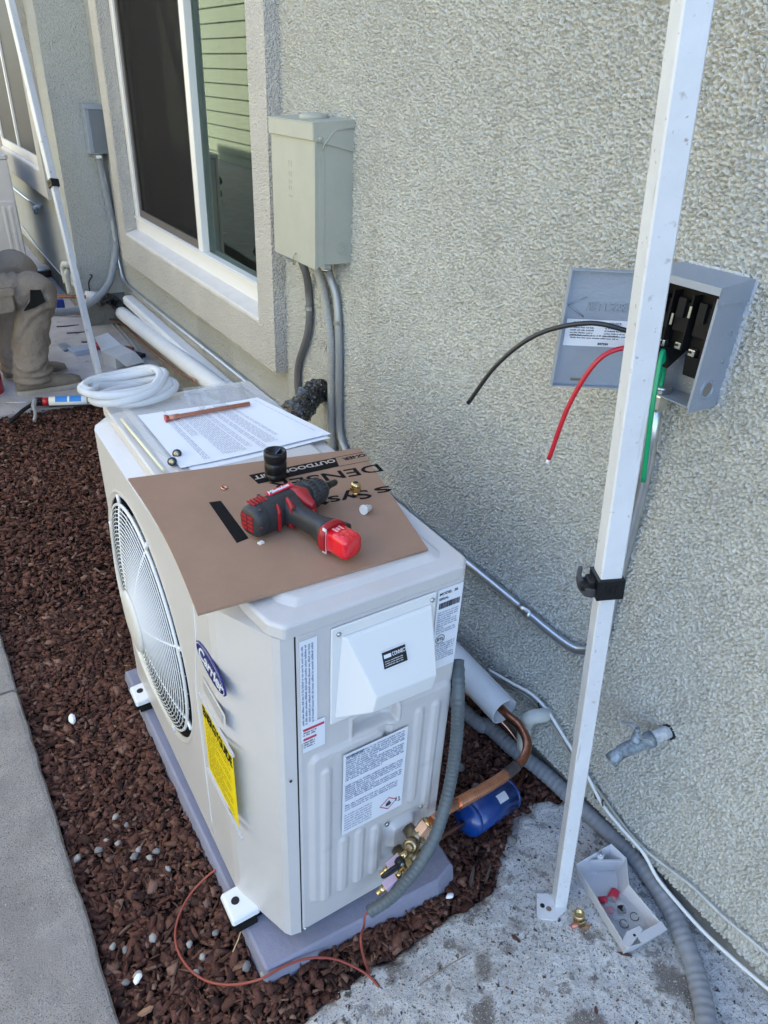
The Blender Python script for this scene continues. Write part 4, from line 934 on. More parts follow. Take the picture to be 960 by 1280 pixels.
# ================================================================ WALL EQUIPMENT
# screws/straps
def strap(c, r, axis, m=STEEL, ear=1, parent=None):
    """one-hole conduit strap on the wall x = W; axis is the conduit's direction"""
    c = Vector(c); a = Vector(axis).normalized(); nx_ = V(-1, 0, 0); sd = a.cross(nx_).normalized() * ear; mb = MB(); R = []
    hw = .006
    for k in range(11):
        th = math.pi * k / 10 + 0; p = c + sd * (r + .0012) * math.cos(th) + nx_ * ((r + .0012) * math.sin(th)); q = c + sd * (r + .003) * math.cos(th) + nx_ * ((r + .003) * math.sin(th))
        R.append([p - a * hw, p + a * hw, q + a * hw, q - a * hw])
    mb.rings(R)
    e0 = c + sd * (r + .002); dd = V(W - c.x - .0015, 0, 0)
    mb.rings([[e0 + dd - a * hw, e0 + dd + a * hw, e0 + dd + a * hw - V(.0025, 0, 0), e0 + dd - a * hw - V(.0025, 0, 0)], [e0 + dd + sd * .018 - a * hw, e0 + dd + sd * .018 + a * hw, e0 + dd + sd * .018 + a * hw - V(.0025, 0, 0), e0 + dd + sd * .018 - a * hw - V(.0025, 0, 0)]])
    mb.box((-.0015, -.0015, -.0015), (.0015, .0015, .0015), M=Matrix.Translation(e0))
    mb.lathe([(0, .0052), (.003, .0052), (.005, .003), (.005, .001)], e0 + dd + sd * .010 - V(.0025, 0, 0), nx_, 8)
    return mb
# ---- disconnect with its door swung open (near box)
B0, B1, BZ0, BZ1, BD = -.075, .135, 1.083, 1.285, .076   # y range, z range, depth
zt0 = on(854, 331, 0, W).z
disc = thing('disconnect_switch', (W, .03, 1.08), 'open grey metal disconnect box with black fuse block, door swung left and bare cable ends', 'electrical box')
y_r = on(942, 356, 0, W).y; zt_ = on(942, 356, 0, W).z; zb_ = on(899.6, 512, 0, W).z + .004; y_l = on(815, 340, 0, W - BD).y
xf = W - BD; th_ = .0022
s = MB()
s.box((xf, y_r, zb_), (W - .004, y_r + th_, zt_ - .001)); s.box((xf, y_l - th_, zb_), (W - .004, y_l, zt_ - .001)); s.box((W - .0042, y_r + th_, zb_), (W - .0022, y_l - th_, zt_))
s.box((xf + .018, y_r + th_, zb_ + .001), (W - .0043, y_l - th_, zb_ + .0032))
s.box((xf, y_r + th_, zb_ + .010), (xf + .0015, y_r + .0045, zt_ - .015)); s.box((xf, y_l - .006, zb_ + .010), (xf + .0015, y_l - th_, zt_ - .015))
box_ = part('box_shell', s, GREYBOX, disc)
s = MB().rings([[(xf - .006, y_r - .003, zt_ - .024), (W - .003, y_r - .003, zt_ - .024), (W - .003, y_r - .0005, zt_ - .024), (xf - .0035, y_r - .0005, zt_ - .024)], [(xf - .006, y_r - .003, zt_ + .001), (W - .003, y_r - .003, zt_ + .007), (W - .003, y_r - .0005, zt_ + .007), (xf - .0035, y_r - .0005, zt_ + .001)]])
s.rings([[(xf - .006, y_r - .003, zt_ + .001), (W - .003, y_r - .003, zt_ + .007), (W - .003, y_r - .003, zt_ + .009), (xf - .007, y_r - .003, zt_ + .003)], [(xf - .006, y_l + .002, zt_ + .001), (W - .003, y_l + .002, zt_ + .007), (W - .003, y_l + .002, zt_ + .009), (xf - .007, y_l + .002, zt_ + .003)]])
s.box((xf - .0075, y_r - .003, zt_ - .009), (xf - .0055, y_l + .002, zt_ + .0025)); part('rain_cap', s, GREYBOX, disc)
s = MB().box((W - .0022, y_r - .008, zb_ + .006), (W + .0005, y_r + .004, zt_ + .009)).box((W - .0022, y_r + .01, zt_ + .0085), (W + .0005, y_l - .01, zt_ + .013)); part('mounting_flange', s, mat('pale grey primer', (.52, .55, .60), .5), disc)
# fuse block
bzb = zb_ + .085
s = MB().box((xf + .030, y_r + .010, bzb), (W - .005, y_l - .008, zt_ - .012)); FUSEB = mat('fuse block phenolic', (.007, .007, .008), .6, spec=.3); fb = part('fuse_block', s, FUSEB, disc)
s = MB(); wdt = (y_l - y_r - .018)
for k, f in enumerate((.02, .36, .68)):
    a = y_r + .012 + wdt * f; s.box((xf + .014, a, bzb + .030), (xf + .0302, a + wdt * .24, zt_ - .035), bev=.002); s.box((xf + .006, a + wdt * .06, bzb + .055), (xf + .0142, a + wdt * .18, bzb + .085))
for f in (.0, .33, .66, .97): s.box((xf + .008, y_r + .011 + wdt * f, bzb + .004), (xf + .0302, y_r + .0135 + wdt * f, zt_ - .022))
s.build('fuse_carrier', FUSEB, fb)
s = MB()
for f in (.02, .52):
    a = y_r + .012 + wdt * f; q = MB().rings([[(xf + .012, a, bzb), (W - .02, a, bzb), (W - .02, a, bzb - .010), (xf + .018, a, bzb - .034)], [(xf + .012, a + .026, bzb), (W - .02, a + .026, bzb), (W - .02, a + .026, bzb - .010), (xf + .018, a + .026, bzb - .034)]]); q.build('block_skirt', FUSEB, fb)
for f, z in ((.10, .000), (.62, .0), (.34, .004)):
    a = y_r + .012 + wdt * f; q = MB().box((xf + .008, a, bzb + .001 + z), (xf + .020, a + .012, bzb + .012 + z), bev=.0012); q.box((xf + .0065, a + .005, bzb + .006 + z), (xf + .0082, a + .010, bzb + .009 + z), mi=1); q.build('terminal_lug', [STEEL, DARK], fb)
for f, z in ((.30, .058), (.56, .040), (.80, .03)): MB().box((xf + .005, y_r + .012 + wdt * f, bzb + z), (xf + .0065, y_r + .016 + wdt * f, bzb + z + .018)).build('fuse_clip', STEEL, fb)
# knockouts
def ringd(c, nrm, r, w_=.0012, m=GREYBOX): return MB().lathe([(0, r + w_), (.0012, r + w_ * .6), (.0012, r - w_ * .6), (0, r - w_)], c, nrm, 24, caps=False)
kc = on(889, 478, 1, y_r); kc = V(W - .042, y_r, zb_ + .036)
part('open_knockout', MB().lathe([(0, .0112), (.0006, .0112)], kc + V(0, -.0002, 0), (0, -1, 0), 28), mat('hole shade', (.20, .18, .14), .9), disc)
for r in (.0128, .0172): part('knockout_ring', ringd(kc, (0, -1, 0), r), GREYBOX, disc)
for c, r in (((W - .0043, y_l - .060, zb_ + .055), .014), ((W - .0043, y_l - .060, zb_ + .055), .010), ((W - .0043, y_r + .032, zb_ + .040), .011)): part('knockout_ring', ringd(V(*c), (-1, 0, 0), r), GREYBOX, disc)
for z in (.125, .080): part('dimple', MB().lathe([(0, .0032), (.0008, .0026), (.001, .001)], (W - .022, y_r - .0001, zb_ + z), (0, -1, 0), 12), STEEL, disc)
part('ground_screw', MB().lathe([(0, .006), (.004, .006), (.005, .003)], (W - .0045, y_r + .052, zb_ + .042), (-1, 0, 0), 8), STEEL, disc)
# door: hinged on the box's left front edge and swung out towards the viewer's left
hx, hy = xf - .002, y_l
DTH = math.radians(58); DD = V(-math.sin(DTH), math.cos(DTH), 0); DLEN = .132      # along the door away from the hinge
DN = V(DD.y, -DD.x, 0)
if DN.dot(CAM - V(hx, hy, 1.2)) < 0: DN = -DN   # inner face looks at the viewer
def DP(u, z, n): return V(hx, hy, 0) + DD * u + DN * n + V(0, 0, z)
s = MB(); dz0, dz1 = zb_ + .001, zt_ - .001
def dbox(s, u0, u1, z0, z1, n0, n1):
    vs = [DP(u, z, n) for z in (z0, z1) for u, n in ((u0, n0), (u1, n0), (u1, n1), (u0, n1))]; s.add(vs, [(0, 3, 2, 1), (4, 5, 6, 7), (0, 1, 5, 4), (1, 2, 6, 5), (2, 3, 7, 6), (3, 0, 4, 7)]); return s
dbox(s, .004, DLEN, dz0, dz1, -.0015, 0); dbox(s, DLEN - .0018, DLEN, dz0, dz1, .0003, .014); dbox(s, .004, DLEN - .002, dz1 - .0018, dz1, .0003, .014); dbox(s, .006, DLEN - .002, dz0, dz0 + .0018, .0003, .011); dbox(s, .004, .0058, dz0 + .002, dz1 - .002, .0003, .010)
door = part('door', s, GREYBOX, disc)
bm = bmesh.new(); bm.from_mesh(door.data); bmesh.ops.recalc_face_normals(bm, faces=bm.faces); bm.to_mesh(door.data); bm.free()
# embossing seen from behind, so it reads mirrored; arrow at the far end
zc_ = zt_ - .060
s = MB(); tri = [DP(DLEN - .008, zc_, .001), DP(DLEN - .036, zc_ + .014, .001), DP(DLEN - .008, zc_, .001), DP(DLEN - .036, zc_ - .018, .001)]
s.tube(tri[:2], .0014, 6); s.tube(tri[2:], .0014, 6); s.build('embossed_arrow', GREYBOX, door)
text('embossed_lettering', 'RESETTERSEV', .026, DP(DLEN - .055, zc_ - .009, .0004), -DD, ZR, GREYBOX, door, mirror=False, depth=.0010, sx=.8) if False else text('embossed_lettering', 'VERSETTER', .021, DP(.012, zc_ - .008, .0004), -DD, ZR, GREYBOX, door, depth=.0009, fit=DLEN - .050, mirror=True)
s = MB(); lu0, lu1, lz0, lz1 = DLEN * .30, DLEN - .010, dz0 + .070, dz0 + .115
lb = plate(MB(), DP(lu1, lz0, .0006), -DD, ZR, lu1 - .012, lz1 - lz0, .0005); lbo = lb.build('door_label', LABELW, door)
nrm_ = (-DD).cross(ZR)
text('label_lettering', 'SUITABLE FOR USE AS SERVICE', .0048, DP(lu1 - .012, lz1 - .007, .0014), -DD, ZR, LABELK, lbo, depth=.0001, bold=.0001, fit=.080)
print_rows('label_print', DP(lu1 - .008, lz1 - .030, .0012), -DD, ZR, (lu1 - .03) * .46, .018, .0026, LABELK, lbo, gap=1.7, seed=31); print_rows('label_print', DP(lu1 * .46, lz1 - .030, .0012), -DD, ZR, (lu1 - .03) * .42, .018, .0026, LABELK, lbo, gap=1.7, seed=32)
print_rows('label_print', DP(lu1 - .010, lz0 + .010, .0012), -DD, ZR, (lu1 - .03) * .9, .010, .0026, LABELK, lbo, gap=1.6, seed=33); text('label_lettering', 'EATON', .0052, DP(lu1 * .52, lz0 + .003, .0014), -DD, ZR, LABELK, lbo, depth=.0001, bold=.0003)
s = MB(); dbox(s, DLEN - .058, DLEN - .034, dz0 + .008, dz0 + .0125, .0002, .0008); s.build('door_slot', mat('slot shade', (.16, .15, .10), .8), door)
# connector and conduit stub under the box
cx_, cy_ = W - .040, on(824, 494, 0, W - .040).y
part('connector', MB().lathe([(.012, .014), (.020, .014), (.020, .018), (.026, .018)], (cx_, cy_, zb_ - .012), (0, 0, 1), 16).lathe([(-.030, .0155), (-.026, .017), (-.004, .017), (0, .0155)], (cx_, cy_, zb_), (0, 0, 1), 6, smooth=False).lathe([(.004, .019), (.009, .019)], (cx_, cy_, zb_), (0, 0, 1), 8, smooth=False), STEEL, disc)
# wires
def wpath(pts, k=10): return smooth_path(pts, k)
sr = [V(cx_ - .01, cy_ - .01, zb_ + .06), on(822, 432, 0, xf - .02), on(816, 505, 0, xf - .03), on(804, 602, 0, xf - .02)]
s = solo('green_wire', MB().tube(wpath([V(cx_, cy_, zb_ - .01), V(cx_ - .005, cy_, zb_ + .04), on(828, 440, 0, xf - .01)] + sr[2:]), .0042, 10), GREENW, sr[0], 'bright green insulated wire hanging down out of the open disconnect box', 'wire')
s = solo('red_wire', MB().tube(wpath([V(cx_ + .01, cy_ + .006, zb_ - .01), V(cx_ + .004, cy_ + .01, zb_ + .06), on(815, 440, 0, xf - .01), on(786, 434, 0, xf - .05), on(748, 450, 0, xf - .09), on(712, 505, 0, xf - .11), on(686, 574, 0, xf - .12)]), .0042, 10), REDW, sr[0], 'thick red insulated wire bending out of the disconnect box, white tip down', 'wire')
e_ = on(686, 574, 0, xf - .12); MB().tube([e_, e_ + V(-.001, .001, -.008)], .0036, 8).build('stripped_tip', mat('white strand', (.8, .78, .76), .5), s)
s = solo('black_wire', MB().tube(wpath([V(cx_ - .01, cy_ + .012, zb_ - .01), V(cx_ - .02, cy_ + .01, zb_ + .06), on(820, 425, 0, xf - .02), on(786, 414, 0, xf - .08), on(735, 404, 0, xf - .12), on(672, 418, 0, xf - .16), on(622, 455, 0, xf - .19), on(585, 504, 0, xf - .21)]), .0040, 10), BLKW, sr[0], 'long black insulated wire arching left out of the disconnect box', 'wire')
# conduit down from the disconnect and along the wall to the left, behind the unit
cpts = [V(cx_, cy_, zb_ - .02), V(cx_ + .012, cy_, zb_ - .10), V(W - .020, cy_ - .0, zb_ - .18), V(W - .018, cy_, .62), V(W - .018, cy_ + .0, .53), V(W - .018, cy_ + .035, .475), V(W - .018, cy_ + .10, .452), V(W - .018, .30, .452), V(W - .018, 1.10, .452), V(W - .018, 2.4, .442), V(W - .018, 3.70, .432)]
emt = thing('wall_conduit', cpts[2], 'long thin steel conduit running low along the wall up to the open disconnect box', 'conduit')
far = [V(W - .018, 3.84, .445), V(W - .018, 3.90, .52), V(W - .020, 3.915, .67), V(W - .024, 3.918, .92), V(W - .036, 3.915, 1.11)]
part('pipe', MB().tube([cpts[0], cpts[1]] + smooth_path(cpts[1:8], 8)[1:] + cpts[8:10] + smooth_path([cpts[10]] + far, 6), .0115, 12), EMT, emt)
for yy in (.225, 1.16, 2.45, 3.62): part('strap', strap((W - .018, yy, .452 if yy < 2 else .440), .0115, (0, -1, 0), ear=1), STEEL, emt)
part('coupling', MB().tube([V(W - .018, .255, .452), V(W - .018, .215, .452)], .0135, 12), STEEL, emt)

# ---- tan load centre box left of it
ly0, ly1 = 1.145, 1.415; lz0, lz1 = 1.085, 1.44; LD = .12
lc = thing('load_centre', (W, 1.28, 1.08), 'closed tan grey metal electrical box mounted beside the window trim', 'electrical box')
xb = W - LD
s = MB().box((xb + .010, ly0 + .0015, lz0 + .004), (W, ly1 - .0015, lz1 + .001)); o = part('box_shell', s, OLIVEBOX, lc); bevel(o, .002, 2)
s = MB().box((xb, ly0, lz0 - .006), (xb + .0095, ly1, lz1 - .028)); s.box((xb + .0097, ly0, lz0), (xb + .030, ly0 + .0012, lz1 - .06)); o = part('door', s, OLIVEBOX, lc); bevel(o, .0025, 2)
s = MB().rings([[(xb - .006, y, lz1 - .036), (W - .002, y, lz1 - .062 if i in (0,) else lz1 - .062), (W - .002, y, lz1 + .014), (xb - .004, y, lz1 + .004)] for i, y in enumerate((ly0 - .004, ly0 - .001))])
s.box((xb - .006, ly0 - .0008, lz1 - .036), (xb - .003, ly1 + .004, lz1 + .003)); s.rings([[(xb - .006, y, lz1 + .003), (W - .002, y, lz1 + .012), (W - .002, y, lz1 + .015), (xb - .006, y, lz1 + .006)] for y in (ly0 - .004, ly1 + .004)])
o = part('rain_cap', s, OLIVEBOX, lc); bevel(o, .001, 2)
part('hub_closure', MB().lathe([(0, .040), (.010, .040), (.015, .034), (.0165, .02), (.0165, .001)], (W - .062, 1.26, lz1 + .007), (-.02, 0, 1), 32), OLIVEBOX, lc)
part('cap_screw', MB().lathe([(0, .0065), (.003, .0065), (.005, .004), (.005, .001)], (xb + .014, ly0 - .004, lz1 - .032), (0, -1, 0), 12), OLIVEBOX, lc)
part('pressed_step', MB().tube([V(xb + .022, ly0 - .0035, lz1 - .058), V(xb + .026, ly0 - .0042, lz1 - .046), V(xb + .050, ly0 - .0042, lz1 - .018), V(xb + .062, ly0 - .0042, lz1 - .010), V(W - .006, ly0 - .0042, lz1 - .006)], .0022, 6), OLIVEBOX, lc)
for r in (.009, .016): part('knockout_ring', ringd(V(W - .034, ly0 + .0012, lz0 + .045), (0, -1, 0), r), OLIVEBOX, lc)
s = MB()
for i, (zz, h_) in enumerate(((.265, .014), (.240, .012), (.222, .008), (.205, .010), (.185, .006))): s.box((xb - .0012, 1.285, lz0 + zz - .02), (xb + .0005, 1.292, lz0 + zz - .02 + h_)); s.box((xb - .0012, 1.300, lz0 + zz - .02), (xb + .0005, 1.303, lz0 + zz - .02 + h_))
part('embossed_mark', s, OLIVEBOX, lc)
# hasp under the door
part('hasp', MB().tube(smooth_path([V(xb - .002, 1.262, lz0 - .004), V(xb - .010, 1.262, lz0 - .014), V(xb - .010, 1.262, lz0 + .010), V(xb - .002, 1.262, lz0 + .018)], 5), .0020, 6), BRASSD, lc)
part('latch_tab', MB().box((xb - .012, 1.285, lz0 - .012), (xb + .008, 1.335, lz0 - .008)), GALV, lc)
# conduits below it
def conduit(name, label, pts, r, m, rib=None, straps=(), conn=True, group=None, k=8):
    t_ = thing(name, pts[0], label, 'conduit', group); P = smooth_path(pts, k)
    part('pipe', MB().tube(P, r, 14, rib=rib), m, t_)
    for c, ax, ear in straps: part('strap', strap(c, r, ax, ear=ear), STEEL, t_)
    if conn: part('connector', MB().lathe([(.004, r * 1.25), (-.010, r * 1.25)], pts[0], (0, 0, 1), 14).lathe([(-.010, r * 1.5), (-.022, r * 1.5)], pts[0], (0, 0, 1), 6, smooth=False).lathe([(-.022, r * 1.2), (-.030, r * 1.2)], pts[0], (0, 0, 1), 14), STEEL, t_)
    return t_
xw = W - .017
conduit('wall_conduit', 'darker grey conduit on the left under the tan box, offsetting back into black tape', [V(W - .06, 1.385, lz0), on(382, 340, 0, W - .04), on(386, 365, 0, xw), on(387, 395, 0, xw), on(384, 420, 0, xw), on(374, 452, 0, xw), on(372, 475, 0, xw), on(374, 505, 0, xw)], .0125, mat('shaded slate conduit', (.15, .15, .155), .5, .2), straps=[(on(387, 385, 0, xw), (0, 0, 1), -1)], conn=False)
conduit('wall_conduit', 'ribbed pale grey flexible conduit, middle one of three under the tan box', [V(W - .05, 1.30, lz0), on(401, 350, 0, xw - .01), on(409, 390, 0, xw - .01), on(414, 430, 0, xw - .01), on(415, 480, 0, xw - .005), on(415, 560, 0, xw - .005), V(xw, on(415, 560, 0, xw).y, .30)], .0155, mat('grey flexible conduit', (.34, .34, .32), .6), rib=(.008, .0014), straps=[(on(414, 437, 0, xw), (0, 0, 1), 1)], conn=False)
conduit('wall_conduit', 'smooth steel conduit on the right under the tan box, strapped to the wall', [V(W - .045, 1.218, lz0), on(412, 345, 0, xw - .012), on(420, 370, 0, xw), on(423, 405, 0, xw), on(424, 450, 0, xw), on(424, 525, 0, xw), on(427, 550, 0, xw), on(434, 572, 0, xw), V(xw, 1.10, .30)], .0125, mat('dull steel conduit', (.36, .38, .40), .45, .6), straps=[(on(423, 403, 0, xw), (0, 0, 1), -1)])
# taped penetration
c0, c1 = on(402, 487, 0, W - .01), on(372, 512, 0, .60); P = smooth_path([c0, c0.lerp(c1, .3) + V(-.02, 0, .0), c0.lerp(c1, .7) + V(-.01, 0, -.02), c1, c1 + V(-.02, .05, -.05)], 8)
s = MB(); R = []
n = 22
for i, p in enumerate(P):
    t_ = (P[min(i + 1, len(P) - 1)] - P[max(i - 1, 0)]).normalized(); u_ = t_.orthogonal().normalized(); w_ = t_.cross(u_)
    R.append([p + (u_ * math.cos(2 * math.pi * k / n) + w_ * math.sin(2 * math.pi * k / n)) * (.040 + .007 * noise.noise(V(i * .7, k * .6, 3)) + .004 * math.sin(i * 1.9 + k * .4)) for k in range(n)])
s.rings(R, smooth=True); solo('taped_pipe_bundle', s, BLACKGLINT, c0, 'glossy black tape wrapped pipe bundle leaving the wall beside the conduits', 'pipe bundle')

# ---- far grey junction box on the stepped wall, its big conduit
jb = thing('junction_box', (.71, 3.95, 1.13), 'small grey electrical box on the stepped wall at the far corner of the window', 'electrical box')
o = part('box_shell', MB().box((.650, 3.86, 1.135), (.775, 3.95, 1.372)), GREYBOX, jb); bevel(o, .003, 2)
o = part('door', MB().box((.672, 3.852, 1.138), (.776, 3.8595, 1.350)), SHADEBOX, jb)
part('rain_cap', MB().box((.646, 3.848, 1.352), (.779, 3.9495, 1.376)), GREYBOX, jb)
conduit('wall_conduit', 'thick grey conduit curving from the far junction box down towards the left', [V(.705, 3.91, 1.135), V(.712, 3.925, 1.03), V(.722, 3.925, .90), V(.735, 3.925, .68), on(143, 325, 1, 3.90), on(135, 356, 1, 3.86), on(115, 378, 1, 3.80), on(95, 388, 1, 3.74), on(72, 390, 1, 3.70), on(40, 392, 1, 3.7)], .021, CONDUIT, straps=[], conn=True)
solo('strap_pair', strap((.722, 3.9, .922), .019, (0, 0, 1)), STEEL, (.722, 3.9, .92), 'zinc strap screwed over the conduit pair under the far junction box', 'pipe strap') if False else None

# ---- line-set pipes along the near wall
lp = thing('white_pipe', on(152, 390, 0, .675), 'round white insulated pipe lying along the wall foot below the window, nearer of two', 'pipe', 'white pipes along the wall foot')
A, B = on(152, 391, 0, .675), on(258, 473, 0, .675); A = V(.675, A.y, .30 + (A.z - .30)); sl_ = (B - A)
part('pipe', MB().tube([A, A + sl_ * .03, B, B + sl_ * .35], [.036, .040, .042, .042], 20), WPIPE, lp)
lp2 = thing('white_pipe', on(157, 375, 0, .72), 'flat white pipe cover running against the wall, farther of two', 'pipe', 'white pipes along the wall foot')
A2, B2 = on(160, 374, 0, .715), on(271, 474, 0, .715); q = (B2 - A2); 
R = []
for t in (0, 1.3):
    c = A2 + q * t; R.append([c + V(-.028, 0, -.022), c + V(-.030, 0, .010), c + V(-.018, 0, .022), c + V(.030, 0, .022), c + V(.030, 0, -.022)])
part('pipe', MB().rings(R), WPIPE, lp2)
for t in (.33, .62, .88):
    c = A.lerp(B, t); part('black_band', MB().box((c.x + .035, c.y - .012, c.z + .005), (c.x + .050, c.y + .012, c.z + .03)), BLACKR, lp)
# black crumpled flex between the pipes, and the short white end beyond
P = smooth_path([A + V(0, .01, 0), on(146, 380, 0, .69), on(134, 373, 1, 3.86), on(122, 377, 1, 3.84)], 7); R = []
for i, p in enumerate(P):
    t_ = (P[min(i + 1, len(P) - 1)] - P[max(i - 1, 0)]).normalized(); u_ = t_.orthogonal().normalized(); w_ = t_.cross(u_)
    R.append([p + (u_ * math.cos(2 * math.pi * k / 16) + w_ * math.sin(2 * math.pi * k / 16)) * (.034 + .008 * noise.noise(V(i * .9, k * .8, 8))) for k in range(16)])
solo('taped_elbow', MB().rings(R, smooth=True), BLACKGLINT, P[0], 'crumpled black taped elbow where the white pipe turns at the far corner', 'pipe wrap')
A, B = on(124, 372, 1, 3.86), on(107, 371, 1, 3.86); solo('white_pipe', MB().tube([A, B], .034, 18), WPIPE, A, 'short white pipe stub at the foot of the stepped wall', 'pipe', 'white pipes along the wall foot')
solo('copper_pipe', MB().tube([B, on(40, 370, 1, 3.80)], .011, 10), COPPER, B, 'straight copper pipe leaving the short white stub towards the person', 'pipe')
solo('black_wall_wire', MB().tube(smooth_path([on(112, 343, 1, 3.93), on(115, 345, 1, 3.93), on(111, 353, 1, 3.93), on(112, 364, 1, 3.93)], 5), .004, 6), BLKW, on(112, 343, 1, 3.93), 'short black cable poking out of the stepped wall near its foot', 'cable')
# copper and cables on the slab along the wall
solo('copper_line', MB().tube(smooth_path([og(60, 392, .03), og(108, 393, .03), og(130, 398, .02), on(150, 403, 0, .66), on(170, 421, 0, .66), on(195, 443, 0, .65), on(225, 466, 0, .64), on(244, 476, 0, .62)], 6), .0065, 8), COPPERD, og(108, 393), 'tarnished copper line running along the slab under the white pipes', 'pipe')
for j, (dx, lab) in enumerate(((0, 'beige cable on the slab running from the far corner towards the hose coil'), (6, 'second beige cable lying right beside the first on the far slab'))):
    solo('slab_cable', MB().tube(smooth_path([og(120 + dx, 383, .02), og(132 + dx, 396, .012), og(148 + dx, 415, .012), og(162 + dx, 431, .012), og(174 + dx, 450, .012), og(181 + dx, 462, .012)], 6), .0048, 7), CABLEB, og(132 + dx, 396), lab, 'cable', 'beige cables on the slab')
lo = [og(137 + 9 * math.cos(t), 413 + 9 * math.sin(t), .006) for t in [i * .45 - 1.9 for i in range(15)]]
solo('wire_loop', MB().tube(smooth_path(lo, 3), .0030, 6), DCONDUIT, lo[0], 'loop of thin dark wire on the slab in the far corner', 'wire')

# ================================================================ CANOPY LEGS
def sq_ring(c, ax, u0, w_, r=.0):
    a = ax.normalized(); u = (u0 - a * u0.dot(a)).normalized(); v = a.cross(u); h = w_ / 2; b = h * .14
    return [c + u * x + v * y for x, y in ((h - b, -h), (h, -h + b), (h, h - b), (h - b, h), (-h + b, h), (-h, h - b), (-h, -h + b), (-h + b, -h))]
def canopy_leg(base, top, tz, w0, w1, ang, label, plate_pts=None):
    """lower thin leg, upper sleeve starting at height fraction tz, black cam clamp"""
    ax = (top - base); L = ax.length; a = ax / L; u = V(math.cos(ang), math.sin(ang), 0)
    t_ = thing('canopy_leg', base, label, 'canopy pole', 'telescoping legs of the work canopy')
    c = base + a * (L * tz); end = base + a * (2.40 - base.z) / a.z
    part('lower_leg', MB().rings([sq_ring(base + a * .004, a, u, w0), sq_ring(c + a * .05, a, u, w0)]), WHITEP, t_)
    part('upper_sleeve', MB().rings([sq_ring(c + a * .002, a, u, w1), sq_ring(end, a, u, w1)]), WHITEP, t_)
    uu = (u - a * u.dot(a)).normalized(); vv = a.cross(uu)
    return t_, c, a, uu, vv, end
pb_, pt_ = og(701, 1133), None
# plate lies on the rough concrete
pt_ = CAM + ray(866, 0) * .75
leg, pc, pa, pu, pv, pend = canopy_leg(og(699, 1128, .012), pt_, .535, .0275, .0345, math.radians(62), 'white square canopy pole in front of the open disconnect box, black clamp half way up')
zc0 = .006
pl_pts = [og(671, 1117, .016), og(691, 1117, .016), og(706, 1127, .016), og(709.5, 1137, .016), og(694, 1150, .016), og(675, 1148, .016), og(671, 1143, .016)]
o = part('foot_plate', MB().rings([[(p.x, p.y, .012) for p in pl_pts], [(p.x, p.y, .0165) for p in pl_pts]]), WHITEP, leg)
h_ = og(678, 1132, .0166); part('plate_hole', MB().lathe([(0, .0052), (.0003, .0052)], (h_.x, h_.y, .0166), (0, 0, 1), 14), DARK, leg)
h_ = og(686, 1136, .0166); part('rust_patch', MB().lathe([(0, .006), (.0004, .004)], (h_.x, h_.y, .0166), (0, 0, 1), 9), mat('rust', (.22, .15, .10), .9), leg)
# clamp
def frame_m(c, a, u, v): return Matrix(((u.x, v.x, a.x, c.x), (u.y, v.y, a.y, c.y), (u.z, v.z, a.z, c.z), (0, 0, 0, 1)))
def clamp(parent, c, a, u, v, w_, k=1.):
    M = frame_m(c, a, u, v); h = w_ / 2 + .004
    s = MB().rings([[(x, y, z) for x, y in inset([(-h, -h), (h, -h), (h, h), (-h, h)], d_)] for z, d_ in ((-.020, .0025), (-.018, 0), (.018, 0), (.020, .0025), (.020, .0039), (-.020, .0039), (-.020, .0025))], M=M, caps=False)
    s.box((-h - .012, -h * .55, -.013), (-h + .001, h * .55, .013), M=M, bev=.003)
    cl_ = part('clamp_collar', s, BLACKP, parent)
    lever = MB(); R = []
    P = smooth_path([V(-h - .004, -h * .7, -.008), V(-h - .013, -h * .5, -.007), V(-h - .019, h * .1, -.002), V(-h - .019, h * .8, .006), V(-h - .015, h * 1.1, .012)], 5)
    for i, p in enumerate(P):
        R.append([M @ (p + V(dx, 0, dz)) for dx, dz in ((-.0035, -.008), (.0035, -.008), (.0035, .008), (-.0035, .008))])
    lever.rings(R, smooth=False); lo_ = lever.build('clamp_lever', mat('worn black lever', (.05, .05, .052), .35), cl_); bevel(lo_, .0015, 2)
    MB().box((-h - .022, -h * .5, -.006), (-h - .010, h * .6, .006), M=M, bev=.002).build('lever_cam', BLACKP, cl_)
    for q in (-.008, 0, .008): MB().box((q - .0014, -h - .0012, -.006), (q + .0014, -h + .0005, .008), M=M).build('embossed_slot', BLACKP, cl_)
clamp(leg, pc, pa, -pv, pu, .0345)
for fz_ in (.16, .30, .44, .62, .80):
    c_ = og(699, 1128, .012) + pa * ((pt_ - og(699, 1128, .012)).length * fz_); wq = .0138 if fz_ < .535 else .0173
    part('button_hole', MB().lathe([(0, .0032), (.0004, .0030)], c_ - pv * wq, -pv, 12), DARK if fz_ < .5 else STEEL, leg)
s = MB()
leg2, c2, a2, u2, v2, e2_ = canopy_leg(og(125, 474, .006), CAM + ray(-2, -60) * (((og(125, 474) - CAM).dot(FW)) * .93), .475, .0290, .036, math.radians(20), 'pale far canopy pole behind the hose coil, near the sitting person')
part('foot_plate', MB().box((-.03, -.04, 0), (.03, .03, .006), M=Matrix.Translation(og(125, 474, .0))), WHITEP, leg2)
M2 = 1; clamp(leg2, c2, a2, -v2, u2, .036)

